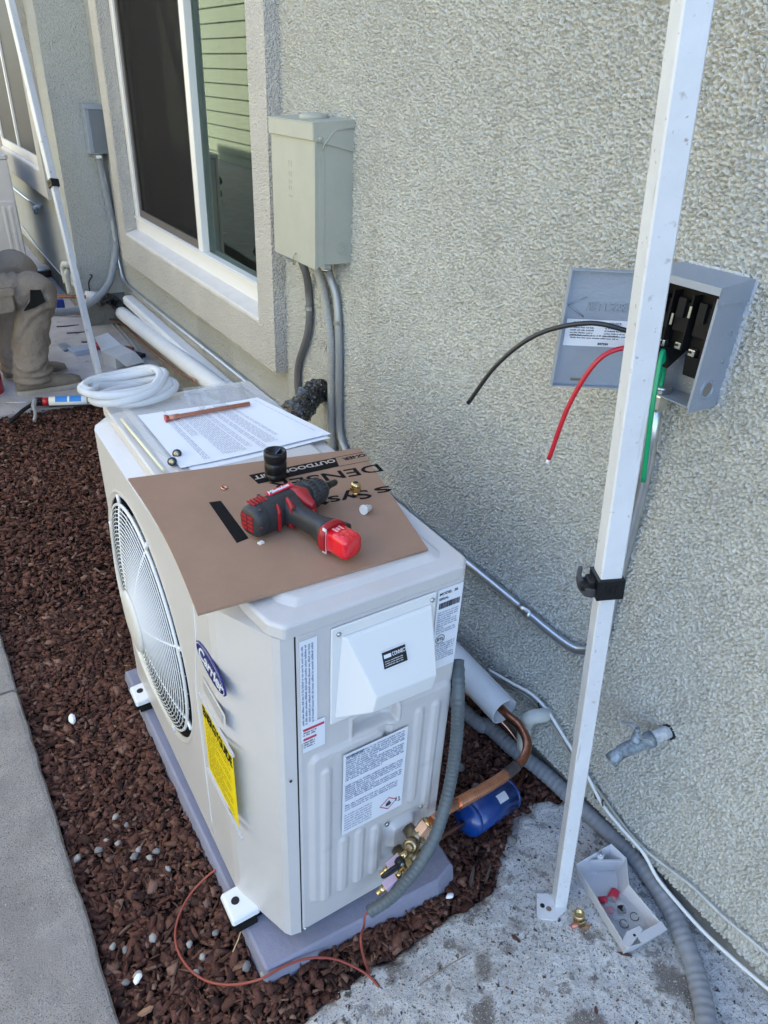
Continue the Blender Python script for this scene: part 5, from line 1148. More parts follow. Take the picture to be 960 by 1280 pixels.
# ================================================================ HOSE BIBS
sp = thing('hose_tap', (W, -.19, .42), 'weathered bluish grey hose tap sticking out of the near wall under the disconnect', 'tap')
t0_, t1_ = on(836, 914, 0, W), on(768, 943, 0, W - .115)
dv = (t1_ - t0_); SPM = mat('oxidised tap metal', (.37, .43, .47), .55, .5, col2=(.15, .165, .175), varscale=70, bump=(150, .002, 3))
part('pipe', MB().tube([t0_ - dv * .1, t0_ + dv * .42], .0135, 16), mat('pale crusted pipe', (.58, .58, .57), .7, col2=(.33, .34, .34), varscale=60, bump=(120, .003, 4)), sp)
part('body', MB().tube([t0_ + dv * .30, t0_ + dv * .40, t0_ + dv * .45, t0_ + dv * .62, t0_ + dv * .80, t0_ + dv * .90], [.0165, .0165, .013, .0150, .0145, .0135], 16), SPM, sp)
ou = t0_ + dv * .86; od = (dv.normalized() * .5 + V(0, 0, -.85)).normalized()
part('outlet', MB().lathe([(-.006, .0125), (.012, .0135), (.020, .0150), (.031, .0150), (.031, .0115), (.018, .0105)], ou, (dv.normalized() * .75 + V(0, 0, -.55)).normalized(), 18), SPM, sp)
part('outlet_bore', MB().lathe([(.0200, .0001), (.0205, .0112)], ou, (dv.normalized() * .75 + V(0, 0, -.55)).normalized(), 16), DARK, sp)
up1 = V(-.05, .12, 1).normalized(); hb_ = t0_ + dv * .62
part('stem', MB().lathe([(.010, .0105), (.020, .0105), (.021, .0085), (.030, .0080), (.031, .005), (.040, .005), (.043, .0065), (.047, .004)], hb_, up1, 14), SPM, sp)
hp = hb_ + up1 * .039; hd_ = V(-.15, 1, .12).normalized(); R = []
for t in range(-8, 9):
    q = t / 8; R.append([hp + hd_ * (.036 * q) + V(0, 0, .007 * math.sin(q * 5)) + V(x, 0, z) for x, z in ((-.0055 * (1.15 - .4 * (1 - abs(q))), -.0015), (.0055, -.0015), (.0055, .0015), (-.0055, .0015))])
o = part('handle', MB().rings(R), mat('pale tap handle', (.42, .45, .46), .5, .5), sp); bevel(o, .001, 2)
part('wall_hole', MB().lathe([(0, .0175), (.0045, .0165)], t0_ + V(0, 0, -.002), (-1, 0, 0), 16), DARK, sp)
# far tap on the next house with its thin supply line
c = on(47, 259, 0, .47); sp2 = thing('hose_tap', c, 'small white capped tap on the far wall under the far window', 'tap')
part('body', MB().lathe([(-.03, .012), (.015, .018), (.035, .016), (.036, .006)], c, V(-.8, -.5, -.35), 12), WPLASTIC, sp2)
part('outlet', MB().tube([c + V(-.01, -.03, 0), c + V(-.025, -.05, -.03)], .012, 10), SPM, sp2)
part('supply_pipe', MB().tube([c + V(.01, .02, .0), on(30, 246, 0, .485), on(15, 234, 0, .485)], .008, 8), EMT, sp2)
# PVC outlets at the far wall foot
for (a, b, c_, lab) in (((93, 330, 92, 342), (86, 331), (79, 332), 'upper pale plastic elbow at the foot of the far wall'), ((91, 338, 90, 342), (85, 339), (84, 346), 'lower pale plastic elbow at the foot of the far wall')):
    p0, p1, p2_ = on(a[0], a[1], 0, .495), on(b[0], b[1], 0, .44), on(c_[0], c_[1], 0, .43)
    solo('plastic_elbow', MB().tube(smooth_path([p0, p1, p2_, p2_ + V(0, 0, -.10)], 5), .017, 10), PVC, p0, lab, 'pipe elbow', 'pale plastic elbows at the far wall')
solo('far_wall_cable', MB().tube(smooth_path([on(x, y, 0, .488) for x, y in ((26, 282), (34, 292), (44, 306), (56, 320), (68, 334), (82, 348), (96, 358))], 4), .006, 6), CABLE, on(96, 358, 0, .488), 'pale cable running along the foot of the far wall', 'cable')

# ================================================================ LINE SET, VALVES, DRIER
# white insulated sleeve whose open end shows the copper
A, B = on(572, 828, 0, .655), on(630, 889, 0, .655); d = (B - A).normalized()
wp = thing('white_pipe', B, 'white ribbed insulation sleeve with open dark end right of the unit, copper tube entering it', 'pipe', 'white pipes along the wall foot')
part('sleeve', MB().tube([A - d * .55, B], .0385, 28, caps=False), WPIPE, wp); part('sleeve_rim', MB().lathe([(0, .0385), (.001, .0385), (.001, .0345), (-.05, .034)], B, d, 28, caps=False), WPIPE, wp)
part('sleeve_bore', MB().lathe([(-.05, .0001), (-.048, .0345)], B, d, 24), INSUL, wp)
cl = thing('suction_line', on(650, 940, 0, .65), 'thick copper line bending from the white sleeve down to the brass service valve', 'copper pipe')
vz = .20
K = [B - d * .05, B + d * .02, on(650, 908, 0, .655), on(659, 928, 0, .640), on(655, 947, 0, .61), on(640, 962, 1, .040), on(615, 980, 1, .012), on(566, 1008, 1, -.028), on(540, 1027, 1, -.045)]
P = smooth_path(K, 9)
i0, i1 = 5 * 9, 6 * 9 + 2
part('copper_tube', MB().tube(P[:i0 + 1], .0110, 14), COPPERD, cl)
part('sleeve_joint', MB().tube(P[i0 - 3:i0 + 5], .0132, 14), mat('brown foam tape', (.10, .075, .07), .7, var=.4, varscale=50), cl)
part('flexible_copper', MB().tube(P[i0 + 4:7 * 9 - 0], .0138, 14, rib=(.0075, .0032)), COPPER, cl)
part('copper_tube', MB().tube(P[7 * 9 - 3:], .0105, 14), COPPER, cl)
# filter drier
fa, fb_ = on(582, 1027, 1, .045), on(637, 991, 1, .075); fd = (fb_ - fa).normalized(); ff = thing('filter_drier', (fa + fb_) / 2, 'blue steel filter drier canister with small white label lying beside the copper line', 'filter drier')
L_ = (fb_ - fa).length
part('canister', MB().lathe([(-.008, .008), (-.004, .020), (.002, .034), (.009, .0405), (.013, .0405), (.0135, .0392), (.017, .0392), (.0175, .0405), (L_ - .0175, .0405), (L_ - .017, .0392), (L_ - .0135, .0392), (L_ - .013, .0405), (L_ - .009, .0405), (L_ - .002, .034), (L_ + .004, .020), (L_ + .008, .008)], fa, fd, 32), BLUE, ff)
tu = (V(-.35, -.5, 1) - fd * V(-.35, -.5, 1).dot(fd)).normalized(); tv = fd.cross(tu); R = []
for k in range(7):
    th = (k - 3) * .085; R.append([fa + fd * u + (tu * math.cos(th) + tv * math.sin(th)) * .0410 for u in (L_ * .50, L_ * .70)])
part('canister_label', MB().rings(R, caps=False, closed=False), LABELW, ff)
part('outlet_pipe', MB().tube(smooth_path([fb_ + fd * .006, fb_ + fd * .03, on(652, 975, 1, .105), on(657, 960, 1, .13)], 6), .0062, 10), COPPERD, ff)
part('inlet_pipe', MB().tube([fa - fd * .006, fa - fd * .035, on(552, 1046, 1, .0), on(533, 1058, 1, -.02)], .0062, 10), COPPERD, ff)
solo('liquid_line', MB().tube(smooth_path([on(657, 960, 1, .13), on(655, 945, 1, .16), on(645, 925, 1, .20), on(630, 905, 1, .24), on(612, 890, 1, .28), on(590, 872, 1, .34), on(576, 862, 1, .40)], 6), .0048, 10), COPPER, on(657, 960, 1, .13), 'thin copper line looping up from the filter drier behind the unit', 'copper pipe')
# brass service valves on the unit
sv = thing('service_valve', on(525, 1050, 1, -.03), 'large brass service valve with flare nut on the lower right of the unit side', 'valve')
c = on(520, 1049, 1, -.040); ax = (on(540, 1027, 1, -.045) - on(500, 1077, 1, -.045)).normalized(); dn = V(.05, -.98, -.1).normalized()
part('body', MB().tube([c - ax * .018, c + ax * .020], .0155, 16).lathe([(-.03, .013), (.010, .014), (.016, .011)], c, (0, -1, 0), 16), BRASSD, sv)
nz_ = c + ax * .030; part('flare_nut', MB().lathe([(-.014, .0175), (.004, .0178), (.010, .0165)], nz_, ax, 6, smooth=False), PINKB, sv)
part('nut_neck', MB().lathe([(.009, .0145), (.016, .0115)], nz_, ax, 14), BRASS, sv)
lf = V(-.75, -.45, .45).normalized(); part('cap', MB().lathe([(.010, .011), (.022, .012), (.022, .0145), (.034, .0145), (.036, .010)], c, lf, 14).lathe([(.036, .009), (.041, .006)], c, lf, 10), BRASSD, sv)
c3 = on(506, 1076, 1, -.040); part('lower_body', MB().tube([c - ax * .016, c3], .0105, 12).lathe([(-.03, .012), (.013, .013), (.018, .008)], c3, (0, -1, 0), 14), BRASSD, sv)
part('hex_cap', MB().lathe([(.006, .0155), (.024, .0158), (.028, .012)], c3 + ax * .006, V(-.85, -.40, .25), 6, smooth=False), BRASS, sv)
c4 = on(523, 1067, 1, -.045); part('side_port', MB().tube([c3.lerp(c4, .2), c4], .010, 12).lathe([(0, .0125), (.014, .0125)], c4, ax, 6, smooth=False), BRASSD, sv)
part('port_fitting', MB().tube([c4, on(512, 1082, 1, -.05)], .0075, 10), BRASS, sv)
part('valve_screw', MB().lathe([(0, .004), (.003, .003)], on(526, 1055, 1, -.058), (0, -1, 0), 8), STEEL, sv)
# two small ball valves with purple stickers
for i, (x, y, lab, hv) in enumerate(((492, 1080, 'upper small ball valve with black lever and purple sticker', 1), (487, 1104, 'lower small ball valve with purple sticker and bare brass end', 0))):
    c = on(x, y, 1, -.060); b_ = thing('ball_valve', c, lab, 'valve', 'small ball valves on the service valve'); ax2 = (on(x + 14, y - 12, 1, -.06) - c).normalized(); dn2 = V(0, -1, 0); w2 = ax2.cross(dn2).normalized()
    M = frame_m(c, ax2, w2, dn2)
    part('body', MB().box((-.009, -.009, -.013), (.009, .009, .018), M=M, bev=.002), BRASS, b_)
    part('sticker', MB().box((-.0095, -.0085, -.012), (.0095, .0085, .017), M=frame_m(c + dn2 * .0012, ax2, w2, dn2)), PURP, b_)
    part('nipple', MB().lathe([(.012, .0065), (.020, .0065), (.021, .0048), (.030, .0048), (.031, .0038)], c, -ax2, 12), BRASS, b_)
    part('neck', MB().lathe([(.016, .0065), (.034, .0065)], c, ax2, 12), BRASS, b_)
    if hv:
        q = c + w2 * .0 + V(-.004, -.010, .016); R = smooth_path([q + V(.012, -.004, .002), q + V(-.004, -.006, .004), q + V(-.022, -.006, .0), q + V(-.030, -.004, -.008), q + V(-.024, -.004, -.013), q + V(-.004, -.006, -.007), q + V(.010, -.004, -.004)], 4)
        part('lever', MB().tube(R, .0036, 8).lathe([(-.004, .0095), (.006, .0095), (.008, .006)], q + V(.010, 0, 0), (0, -1, .2), 16), BLACKP, b_)
        part('lever_screw', MB().lathe([(.008, .004), (.010, .003)], q + V(.010, 0, 0), (0, -1, .2), 10), GALV, b_)
    else: part('stem', MB().lathe([(.01, .004), (.024, .004), (.024, .0055), (.030, .005)], c, (ax2 * .2 - w2 * 1.).normalized() * (1 if (ax2 * .2 - w2).z < 0 else -1), 10), GALV, b_)
# liquidtight whip
LP = [on(572, 826, 1, .015), on(573, 850, 1, -.010), on(572.5, 880, 1, -.028), on(571, 920, 1, -.034), on(566, 960, 1, -.042), on(558, 1000, 1, -.055), on(546, 1040, 1, -.075), on(532, 1068, 1, -.085), on(512, 1096, 1, -.085), on(488, 1122, 1, -.075), on(463, 1139, 1, -.062)]
lt = solo('flexible_conduit', MB().tube(smooth_path(LP, 8), .0125, 16, rib=(.0090, .0012)), DCONDUIT, LP[0], 'dark grey flexible conduit hanging down the near side of the unit, cut end low', 'conduit')
e_ = LP[-1]; ed = (LP[-1] - LP[-2]).normalized(); MB().lathe([(0, .0125), (.0008, .0100)], e_, ed, 16).lathe([(.001, .0105), (.0012, .0001)], e_, ed, 16).build('cut_end', [DARK], lt)
# thermostat wire
TW = [e_ - ed * .02, e_ + ed * .012, on(455, 1157, 1, -.07), on(451, 1172, 1, -.09), on(453, 1190, 1, -.10), og(460, 1212, .008), og(474, 1233, .010)]
solo('thermostat_wire', MB().tube(smooth_path(TW, 8), .0024, 7), WIRER, e_, 'thin rust red wire dropping out of the cut grey conduit', 'wire')
TW = [og(297, 1075, .045), og(284, 1080, .035), og(262, 1093, .012), og(238, 1118, .010), og(222, 1150, .010), og(220, 1180, .012), og(234, 1208, .012), og(258, 1226, .020), og(290, 1231, .028), og(325, 1224, .034), og(355, 1208, .030), og(385, 1198, .026), og(415, 1198, .020), og(440, 1207, .012), og(460, 1219, .012), og(474, 1234, .011)]
solo('thermostat_wire', MB().tube(smooth_path(TW, 8), .0026, 7), WIRER, TW[5], 'long rust red wire looping over the mulch round the pad corner', 'wire')

# ================================================================ FOOT OF THE NEAR WALL
gc = [on(585, 893, 2, .03), on(610, 908, 2, .03), on(640, 935, 2, .028), on(680, 966, 2, .026), on(720, 1003, 2, .026), on(760, 1040, 2, .028), on(790, 1067, 2, .030), on(815, 1100, 2, .034), on(840, 1140, 2, .034), on(857, 1180, 2, .034), on(869, 1215, 2, .034), on(880, 1260, 2, .034), on(886, 1320, 2, .034), on(880, 1400, 2, .034)]
gc = [gc[0] + V(-.03, .5, 0)] + gc
solo('ground_conduit', MB().tube(smooth_path(gc, 9), .0210, 18, rib=(.0130, .0018)), RIBC, gc[3], 'thick grey ribbed flexible conduit lying on the ground along the near wall foot', 'conduit')
WX = W - .012
c1 = [on(x, y, 0, WX) for x, y in ((604, 838), (622, 850), (645, 862), (662, 873), (680, 893), (697, 915), (716, 948), (738, 975), (760, 1005), (782, 1035), (804, 1060), (835, 1085), (865, 1108), (900, 1142), (935, 1172), (985, 1215))]
c2_ = [on(x, y, 0, WX - .008) for x, y in ((612, 838), (640, 854), (665, 868), (684, 888), (703, 918), (730, 962), (752, 1004), (775, 1033), (804, 1066), (822, 1098), (850, 1132), (880, 1165), (920, 1202), (960, 1236), (1000, 1270))]
c3_ = [p + V(-.004, 0, .006) for p in c1[:11]]
for pts, r, m, lab in ((c1, .0034, CABLE, 'upper white cable along the near wall foot, veering up the wall at right'), (c2_, .0042, mat('bright white cable', (.72, .72, .70), .45), 'lower thicker white cable along the near wall foot, reaching the bottom right corner'), (c3_, .0028, CABLEB, 'thin beige cable following the white ones past the tap')):
    solo('wall_cable', MB().tube(smooth_path(pts, 5), r, 8), m, pts[3], lab, 'cable', 'cables along the near wall foot')
for x, y, lab in ((676, 880, 'black cable tie by the plastic elbow'), (803, 1063, 'black cable tie holding the white cables above the tray'), (747, 993, 'black cable tie just right of the canopy pole'), (756, 1003, 'small black cable tie, second right of the canopy pole')):
    c = on(x, y, 0, WX - .004); solo('cable_tie', MB().tube([c + V(0, .005, .007), c + V(-.007, .003, .002), c + V(-.006, -.003, -.008), c + V(.002, -.004, -.010)], .0020, 6), BLACKP, c, lab, 'cable tie', 'black cable ties on the wall cables')
el = [on(688, 890, 0, W + .01), on(678, 894, 0, .715), on(664, 897, 0, .69), on(657, 905, 0, .685), on(655, 918, 0, .69), on(655, 935, 0, .70)]
solo('plastic_elbow', MB().tube(smooth_path(el, 6), .0175, 16), PVC, el[0], 'weathered white plastic drain elbow coming out of the near wall beside the copper bend', 'pipe elbow')

# ================================================================ TRAY WITH BITS
tr = thing('plastic_tray', (.635, -.26, .012), 'pale grey plastic valve cover lying open side up like a tray on the rough concrete', 'plastic cover')
TZ = .066
q = [on(719, 1080, 2, TZ), on(764, 1054, 2, TZ), on(784, 1073, 2, TZ), on(787, 1106, 2, TZ), on(834, 1162, 2, TZ), on(802, 1181, 2, TZ - .004), on(783, 1187, 2, TZ - .004)]
poly = [(p.x, p.y) for p in q]; ar = sum(poly[i - 1][0] * poly[i][1] - poly[i][0] * poly[i - 1][1] for i in range(len(poly)))
if ar < 0: poly = poly[::-1]
def tlev(d, z): return [(x, y, z) for x, y in inset(poly, d)]
o = part('tray_shell', MB().rings([tlev(.016, .014), tlev(.012, .018), tlev(.0, TZ), tlev(.0022, TZ + .0004), tlev(.0145, .021), tlev(.018, .018)]), mat('pale grey abs', (.58, .58, .60), .4, var=.06, varscale=10), tr)
bevel(o, .001, 1)
# end tabs, inner ribs and screw boss
G = MATS['pale grey abs']
e0, e1 = V(q[5].x, q[5].y, TZ - .002), V(q[4].x, q[4].y, TZ - .002)
part('flange', MB().rings([[e0, e1, e1 + V(.004, .018, 0), e0 + V(.004, .018, 0)], [v + V(0, 0, .002) for v in (e0, e1, e1 + V(.004, .018, 0), e0 + V(.004, .018, 0))]]), G, tr)
tb_ = [on(783, 1165, 2, TZ), on(799, 1158, 2, TZ), on(803, 1163, 2, TZ), on(796, 1172, 2, TZ), on(786, 1186, 2, TZ), on(776, 1180, 2, TZ)]
part('end_tab', MB().rings([[v for v in tb_], [v + V(0, 0, .002) for v in tb_]]), G, tr); h_ = on(793, 1169, 2, TZ + .0022); part('tab_hole', MB().lathe([(0, .0030), (.0004, .0030)], h_, (0, 0, 1), 10), DARK, tr)
a_, b_ = on(737, 1076, 2, TZ - .006), on(784, 1076, 2, TZ - .010)
part('inner_rib', MB().rings([[a_, a_ + V(.002, .003, 0), a_ + V(.002, .003, -.040), a_ + V(0, 0, -.040)], [b_, b_ + V(.002, .003, 0), b_ + V(.002, .003, -.036), b_ + V(0, 0, -.036)]]), G, tr)
c = on(751, 1068, 2, TZ); part('screw_boss', MB().lathe([(-.045, .008), (.001, .0075), (.001, .004), (-.006, .004)], c, (0, 0, 1), 14), G, tr); part('screw', MB().lathe([(-.004, .0035), (.0015, .0045), (.003, .002)], c, (0, 0, 1), 10), STEEL, tr)
def ft(px, py, z): return on(px, py, 2, z)
c = ft(767, 1119, .030); d_ = V(.9, .35, .1).normalized()
rc = thing('vinyl_cap', c, 'red plastic thimble lying in the upper middle of the plastic tray', 'vinyl cap', 'red thimbles in the tray'); part('cap_shell', MB().lathe([(-.012, .0100), (-.011, .0112), (.011, .0104), (.012, .0090)], c, d_, 20), mat('red vinyl', (.50, .02, .05), .4), rc); part('cap_bore', MB().lathe([(-.0122, .0001), (-.0121, .0088)], c, d_, 16), DARK, rc)  # small red vinyl cap lying loose in the tray
for x, y, lab in ((754, 1125, 'red thimble end half hidden under the left rim of the tray, upper'), (762, 1138, 'red thimble end half hidden under the left rim of the tray, lower')):
    c = ft(x, y, .026); solo('vinyl_cap', MB().lathe([(-.009, .008), (.008, .0075), (.009, .006)], c, V(.5, -.4, .3), 14), MATS['red vinyl'], c, lab, 'vinyl cap', 'red thimbles in the tray')
# clear bag with printed rings
n = 18; cc = ft(786, 1140, .030); bx, by = V(.030, .016, 0), V(-.020, .046, 0); vs = []
for side in (1, -1):
    for j in range(n + 1):
        for i in range(n + 1):
            u, v = i / n * 2 - 1, j / n * 2 - 1; pf = (max(0, 1 - u * u) * max(0, 1 - v * v)) ** .5
            vs.append(cc + bx * u + by * v + V(.003 * noise.noise(V(u * 3, v * 3, side)), .003 * noise.noise(V(u * 3, v * 3, side + 4)), side * .012 * pf * (1 + .9 * noise.noise(V(u * 2.5, v * 2.5, side * 3)))))
fs = []
for sd in (0, 1):
    o0 = sd * (n + 1) ** 2
    for j in range(n):
        for i in range(n):
            f = (o0 + j * (n + 1) + i, o0 + j * (n + 1) + i + 1, o0 + (j + 1) * (n + 1) + i + 1, o0 + (j + 1) * (n + 1) + i); fs.append(f if sd == 0 else f[::-1])
zb = solo('parts_bag', MB().add(vs, fs, 0, True), FILM, cc, 'small clear zip bag with black printed marks and a bushing inside, lying in the tray', 'plastic bag')
s = MB()
for (x, y, r) in ((780, 1155, .009), (793, 1146, .009)):
    c = ft(x, y, .046); s.tube([c + V(math.cos(t * 1.2566 / 2) * r, math.sin(t * 1.2566 / 2) * r, .001 * math.sin(t)) for t in range(10)], .0009, 5)
c = ft(786, 1124, .040); s.tube([c, c + V(.004, -.002, 0), c + V(.006, .002, 0)], .0010, 5); c = ft(797, 1126, .040); s.tube([c, c + V(.006, .002, 0), c + V(.004, -.004, 0)], .0010, 5)
s.build('bag_print', INK, zb)
c = ft(777, 1137, .032); MB().lathe([(-.006, .009), (.006, .009), (.006, .006), (-.006, .006), (-.006, .009)], c, V(.3, -.5, .6), 18, caps=False).build('bushing', BLACKR, zb)
# brass flare nut with copper bits beside it
c = og(724, 1147, .030); t_ = thing('brass_flare_nut', c, 'brass flare nut standing on the dark patch between pole foot and tray', 'pipe fitting'); d_ = V(-.12, .2, 1).normalized()
part('hex', MB().lathe([(-.018, .0135), (-.004, .0140), (-.001, .0125)], c, d_, 6, smooth=False), BRASSD, t_); part('collar', MB().lathe([(-.002, .0115), (.012, .0118), (.013, .0105), (.013, .0085), (.004, .0080)], c, d_, 20), BRASS, t_); part('bore', MB().lathe([(.003, .0001), (.0042, .0082)], c, d_, 14), mat('pale bore', (.55, .45, .32), .3, .6), t_)
c = og(721, 1157, .016); solo('copper_offcut', MB().tube([c + V(-.012, .004, 0), c + V(.010, -.002, .002)], .0052, 10), mat('pink copper', (.55, .22, .17), .4, .5), c, 'short pinkish copper offcut below the brass nut', 'copper scrap')
c = og(733, 1160, .014); solo('dry_leaf', MB().rings([[c + V(-.012, .004, 0), c + V(0, .010, .003), c + V(.014, 0, 0), c + V(.002, -.006, .002)], [c + V(-.012, .004, .001), c + V(0, .010, .004), c + V(.014, 0, .001), c + V(.002, -.006, .003)]]), mat('dry leaf', (.32, .19, .11), .8), c, 'curled dry leaf fragment beside the copper offcut', 'leaf')

# ================================================================ CHIPS, STICKS, PEBBLES
def chip(px, py, L, wd, ang, m, name, lab, cat, group=None, z=.012, h=.004):
    c = og(px, py, z); mb = MB(); rnd = random.Random(int(px * 7 + py)); R = []
    for i in range(6):
        t = i / 5 * 2 - 1; k = (1 - .75 * t ** 4) * rnd.uniform(.75, 1.1); a = c + V(math.cos(ang), math.sin(ang), 0) * (t * L / 2) + V(0, 0, .002 * math.sin(t * 2)); n_2 = V(-math.sin(ang), math.cos(ang), 0) * (wd / 2 * k)
        R.append([a - n_2, a - n_2 * .5 + V(0, 0, h), a + n_2 * .6 + V(0, 0, h * .8), a + n_2, a - V(0, 0, h * .5)])
    return solo(name, mb.rings(R), m, c, lab, cat, group)
BARK1 = mat('single bark chip', (.10, .035, .025), .8, var=.4, varscale=120, bump=(250, .002, 3)); BARKT = mat('tan bark chip', (.32, .17, .10), .85, var=.25, varscale=90)
chip(645, 1174, .022, .011, 1.9, BARK1, 'bark_chip', 'dark red bark chip lying alone on the pale concrete left of the pole foot', 'bark chip', z=.014)
chip(781, 1193, .026, .006, -.9, BARK1, 'bark_chip', 'thin dark bark splinter tucked under the lower end of the tray', 'bark chip', z=.014)
chip(182, 1264, .030, .014, -.1, BARKT, 'bark_chip', 'large tan bark chip near the bottom left, beside the path edge', 'bark chip', z=.012)
chip(590, 1095, .050, .010, .75, mat('grey bark', (.09, .065, .055), .9, bump=(200, .002, 3)), 'bark_chip', 'long grey bark strip lying in the mulch right of the pad corner', 'bark chip', z=.012)
chip(610, 1092, .05, .007, .62, MATS['grey bark'], 'bark_chip', 'weathered wood splinter at the edge of the rough concrete behind the pad', 'bark chip', z=.014)
chip(223, 955, .030, .008, 1.3, BARKT, 'bark_chip', 'pale tan splinter standing in the mulch left of the pad', 'bark chip', z=.012)
chip(745, 1268 - 5, .012, .008, 1., BARK1, 'bark_chip', 'small brown chip on the concrete at the bottom edge of the photo', 'bark chip', z=.012)
c = og(0, 0); s0, s1 = og(522, 1233, .016), og(583, 1194, .018); solo('twig', MB().tube(smooth_path([s0, s0.lerp(s1, .5) + V(.002, .002, .001), s1], 4), [.0010] * 9, 5), TWIG, s0, 'thin dark twig lying on the rough concrete', 'twig')
s0, s1 = og(303, 1158, .03), og(291, 1190, .008); solo('straw', MB().tube([s0, s0.lerp(s1, .5) + V(.001, 0, -.003), s1], .0012, 5), mat('straw', (.55, .42, .24), .8), s0, 'pale dry straw leaning against the pad corner below the bolted foot', 'straw')
def blob(px, py, r, m, name, lab, cat, group, z=.010, seed=0, fl=.7, el=1.):
    c = og(px, py, z); bm = bmesh.new(); bmesh.ops.create_icosphere(bm, subdivisions=2, radius=1); mb = MB(); rnd = random.Random(seed); ang = rnd.uniform(0, 3)
    vs = []
    for v in bm.verts:
        k = 1 + .42 * noise.noise(v.co * 1.2 + V(seed, 0, 0)) + .14 * noise.noise(v.co * 3 + V(seed, 0, 0)); x, y = v.co.x * el * k, v.co.y * k
        vs.append(c + V(x * math.cos(ang) - y * math.sin(ang), x * math.sin(ang) + y * math.cos(ang), v.co.z * k * fl) * r)
    mb.add(vs, [[v.index for v in f.verts] for f in bm.faces], 0, True); bm.free()
    return solo(name, mb, m, c, lab, cat, group)
PEB = [(123, 1062, 5), (147, 1054, 3.5), (133, 1050, 3), (168, 1070, 5), (173, 1062, 4), (187, 1072, 4), (196, 1064, 4.5), (97, 1072, 5), (144, 1021, 4), (158, 1031, 3.5), (210, 1086, 4), (191, 1172, 5), (157, 1187, 4), (141, 1183, 4), (172, 1218, 4.5), (157, 1228, 4), (237, 1180, 4), (253, 1196, 4), (308, 1208, 5), (245, 1215, 3.5), (330, 1217, 4), (270, 1166, 4)]
ORD = 'first second third fourth fifth sixth seventh eighth ninth tenth eleventh twelfth thirteenth fourteenth fifteenth sixteenth seventeenth eighteenth nineteenth twentieth'.split()
CL = {'in the cluster beside the path edge halfway down': [p for p in PEB if p[1] < 1110], 'in the scatter towards the bottom of the mulch': [p for p in PEB if p[1] >= 1110]}
for where, ps in CL.items():
    for j, (x, y, r) in enumerate(sorted(ps)):
        i = PEB.index((x, y, r)); blob(x, y, r * .0016, STONE if i % 3 else STONED, 'pebble', '%s pebble, %s from the left %s' % ('pale' if i % 3 else 'grey', ORD[j], where), 'pebble', 'pebbles in the mulch', z=.010, seed=i, el=1.25)
blob(90, 898, .0095, mat('white foam', (.85, .86, .88), .8), 'foam_scrap', 'white foam scrap lying on the mulch halfway along the path edge', 'scrap', None, z=.014, seed=50, el=1.9, fl=.6)
blob(172, 1223, .007, MATS['white foam'], 'foam_scrap', 'tiny white scrap on the mulch near the bottom of the photo', 'scrap', None, z=.014, seed=51, el=1.6)
blob(562, 1120, .006, MATS['white foam'], 'foam_scrap', 'tiny white scrap in the mulch right of the cut grey conduit', 'scrap', None, z=.014, seed=52, el=1.6)
for i, (x, y) in enumerate(((596, 985), (612, 1000), (640, 1050), (575, 960))): blob(x, y, .013, STONED, 'rock', 'grey rubble crumb in the dirt near the blue drier, %s from the left' % ['second', 'third', 'last', 'first'][i], 'rock', 'rubble round the drier', z=.008, seed=70 + i)

# loose bark crumbs and grit kicked onto the rough concrete
s = MB(); rnd = random.Random(21)
for i in range(190):
    px = rnd.uniform(380, 900); py = rnd.uniform(1000, 1275); c = og(px, py, 0); z = foot_h(c.x, c.y)
    if z is None or c.x > W - .03: continue
    if pdist(c.x, c.y, FPOLY) > .05 and rnd.random() < .55: continue
    r = rnd.choice((.0012, .0018, .0025, .004)); a = rnd.uniform(0, 3.1); u_ = V(math.cos(a), math.sin(a), 0); v_ = V(-math.sin(a), math.cos(a), 0); c = V(c.x, c.y, z + .001)
    s.rings([[c - u_ * r - v_ * r * .4, c + u_ * r * .8 - v_ * r * .5, c + u_ * r + v_ * r * .4, c - u_ * r * .7 + v_ * r * .5], [c - u_ * r * .6 - v_ * r * .3 + V(0, 0, r * .5), c + u_ * r * .6 - v_ * r * .3 + V(0, 0, r * .7), c + u_ * r * .5 + v_ * r * .2 + V(0, 0, r * .4), c - u_ * r * .5 + v_ * r * .3 + V(0, 0, r * .6)]])
o = s.build('bark_crumbs', MULCH, kind='stuff'); tag(o, 'bark crumbs and grit strewn over the rough concrete', 'debris')

# ================================================================ PERSON (knees bent, sitting at the left edge)
def skin_body(name, verts, edges, radii, m, parent, sub=2):
    b = Vector(parent['_b']); me = bpy.data.meshes.new(name); me.from_pydata([tuple(Vector(v) - b) for v in verts], edges, [])
    o = bpy.data.objects.new(name, me); COL.objects.link(o); sk_ = o.modifiers.new('skin', 'SKIN'); sk_.use_smooth_shade = True
    for i, r in enumerate(radii): me.skin_vertices[0].data[i].radius = (r, r) if not isinstance(r, tuple) else r
    me.skin_vertices[0].data[0].use_root = True
    ss = o.modifiers.new('sub', 'SUBSURF'); ss.levels = sub; ss.render_levels = sub
    dg = bpy.context.evaluated_depsgraph_get(); m2 = bpy.data.meshes.new_from_object(o.evaluated_get(dg)); bpy.data.objects.remove(o)
    for p in m2.polygons: p.use_smooth = True
    m2.materials.clear(); m2.materials.append(m); o = bpy.data.objects.new(name, m2); COL.objects.link(o); o.parent = parent; o['_b'] = tuple(b); return o
sh = og(66, 490, 0); YP = sh.y
person = thing('person', (-.25, YP, T(YP)), 'person in khaki work trousers and tan boots sitting at the left edge, knees bent', 'person')
gz = T(YP)
kn = on(38, 362, 1, YP + .02); kn2 = on(14, 334, 1, YP + .24)
ank = V(on(38, 458, 1, YP + .02).x, YP + .02, gz + .11); ank2 = V(on(20, 440, 1, YP + .25).x, YP + .24, gz + .10)
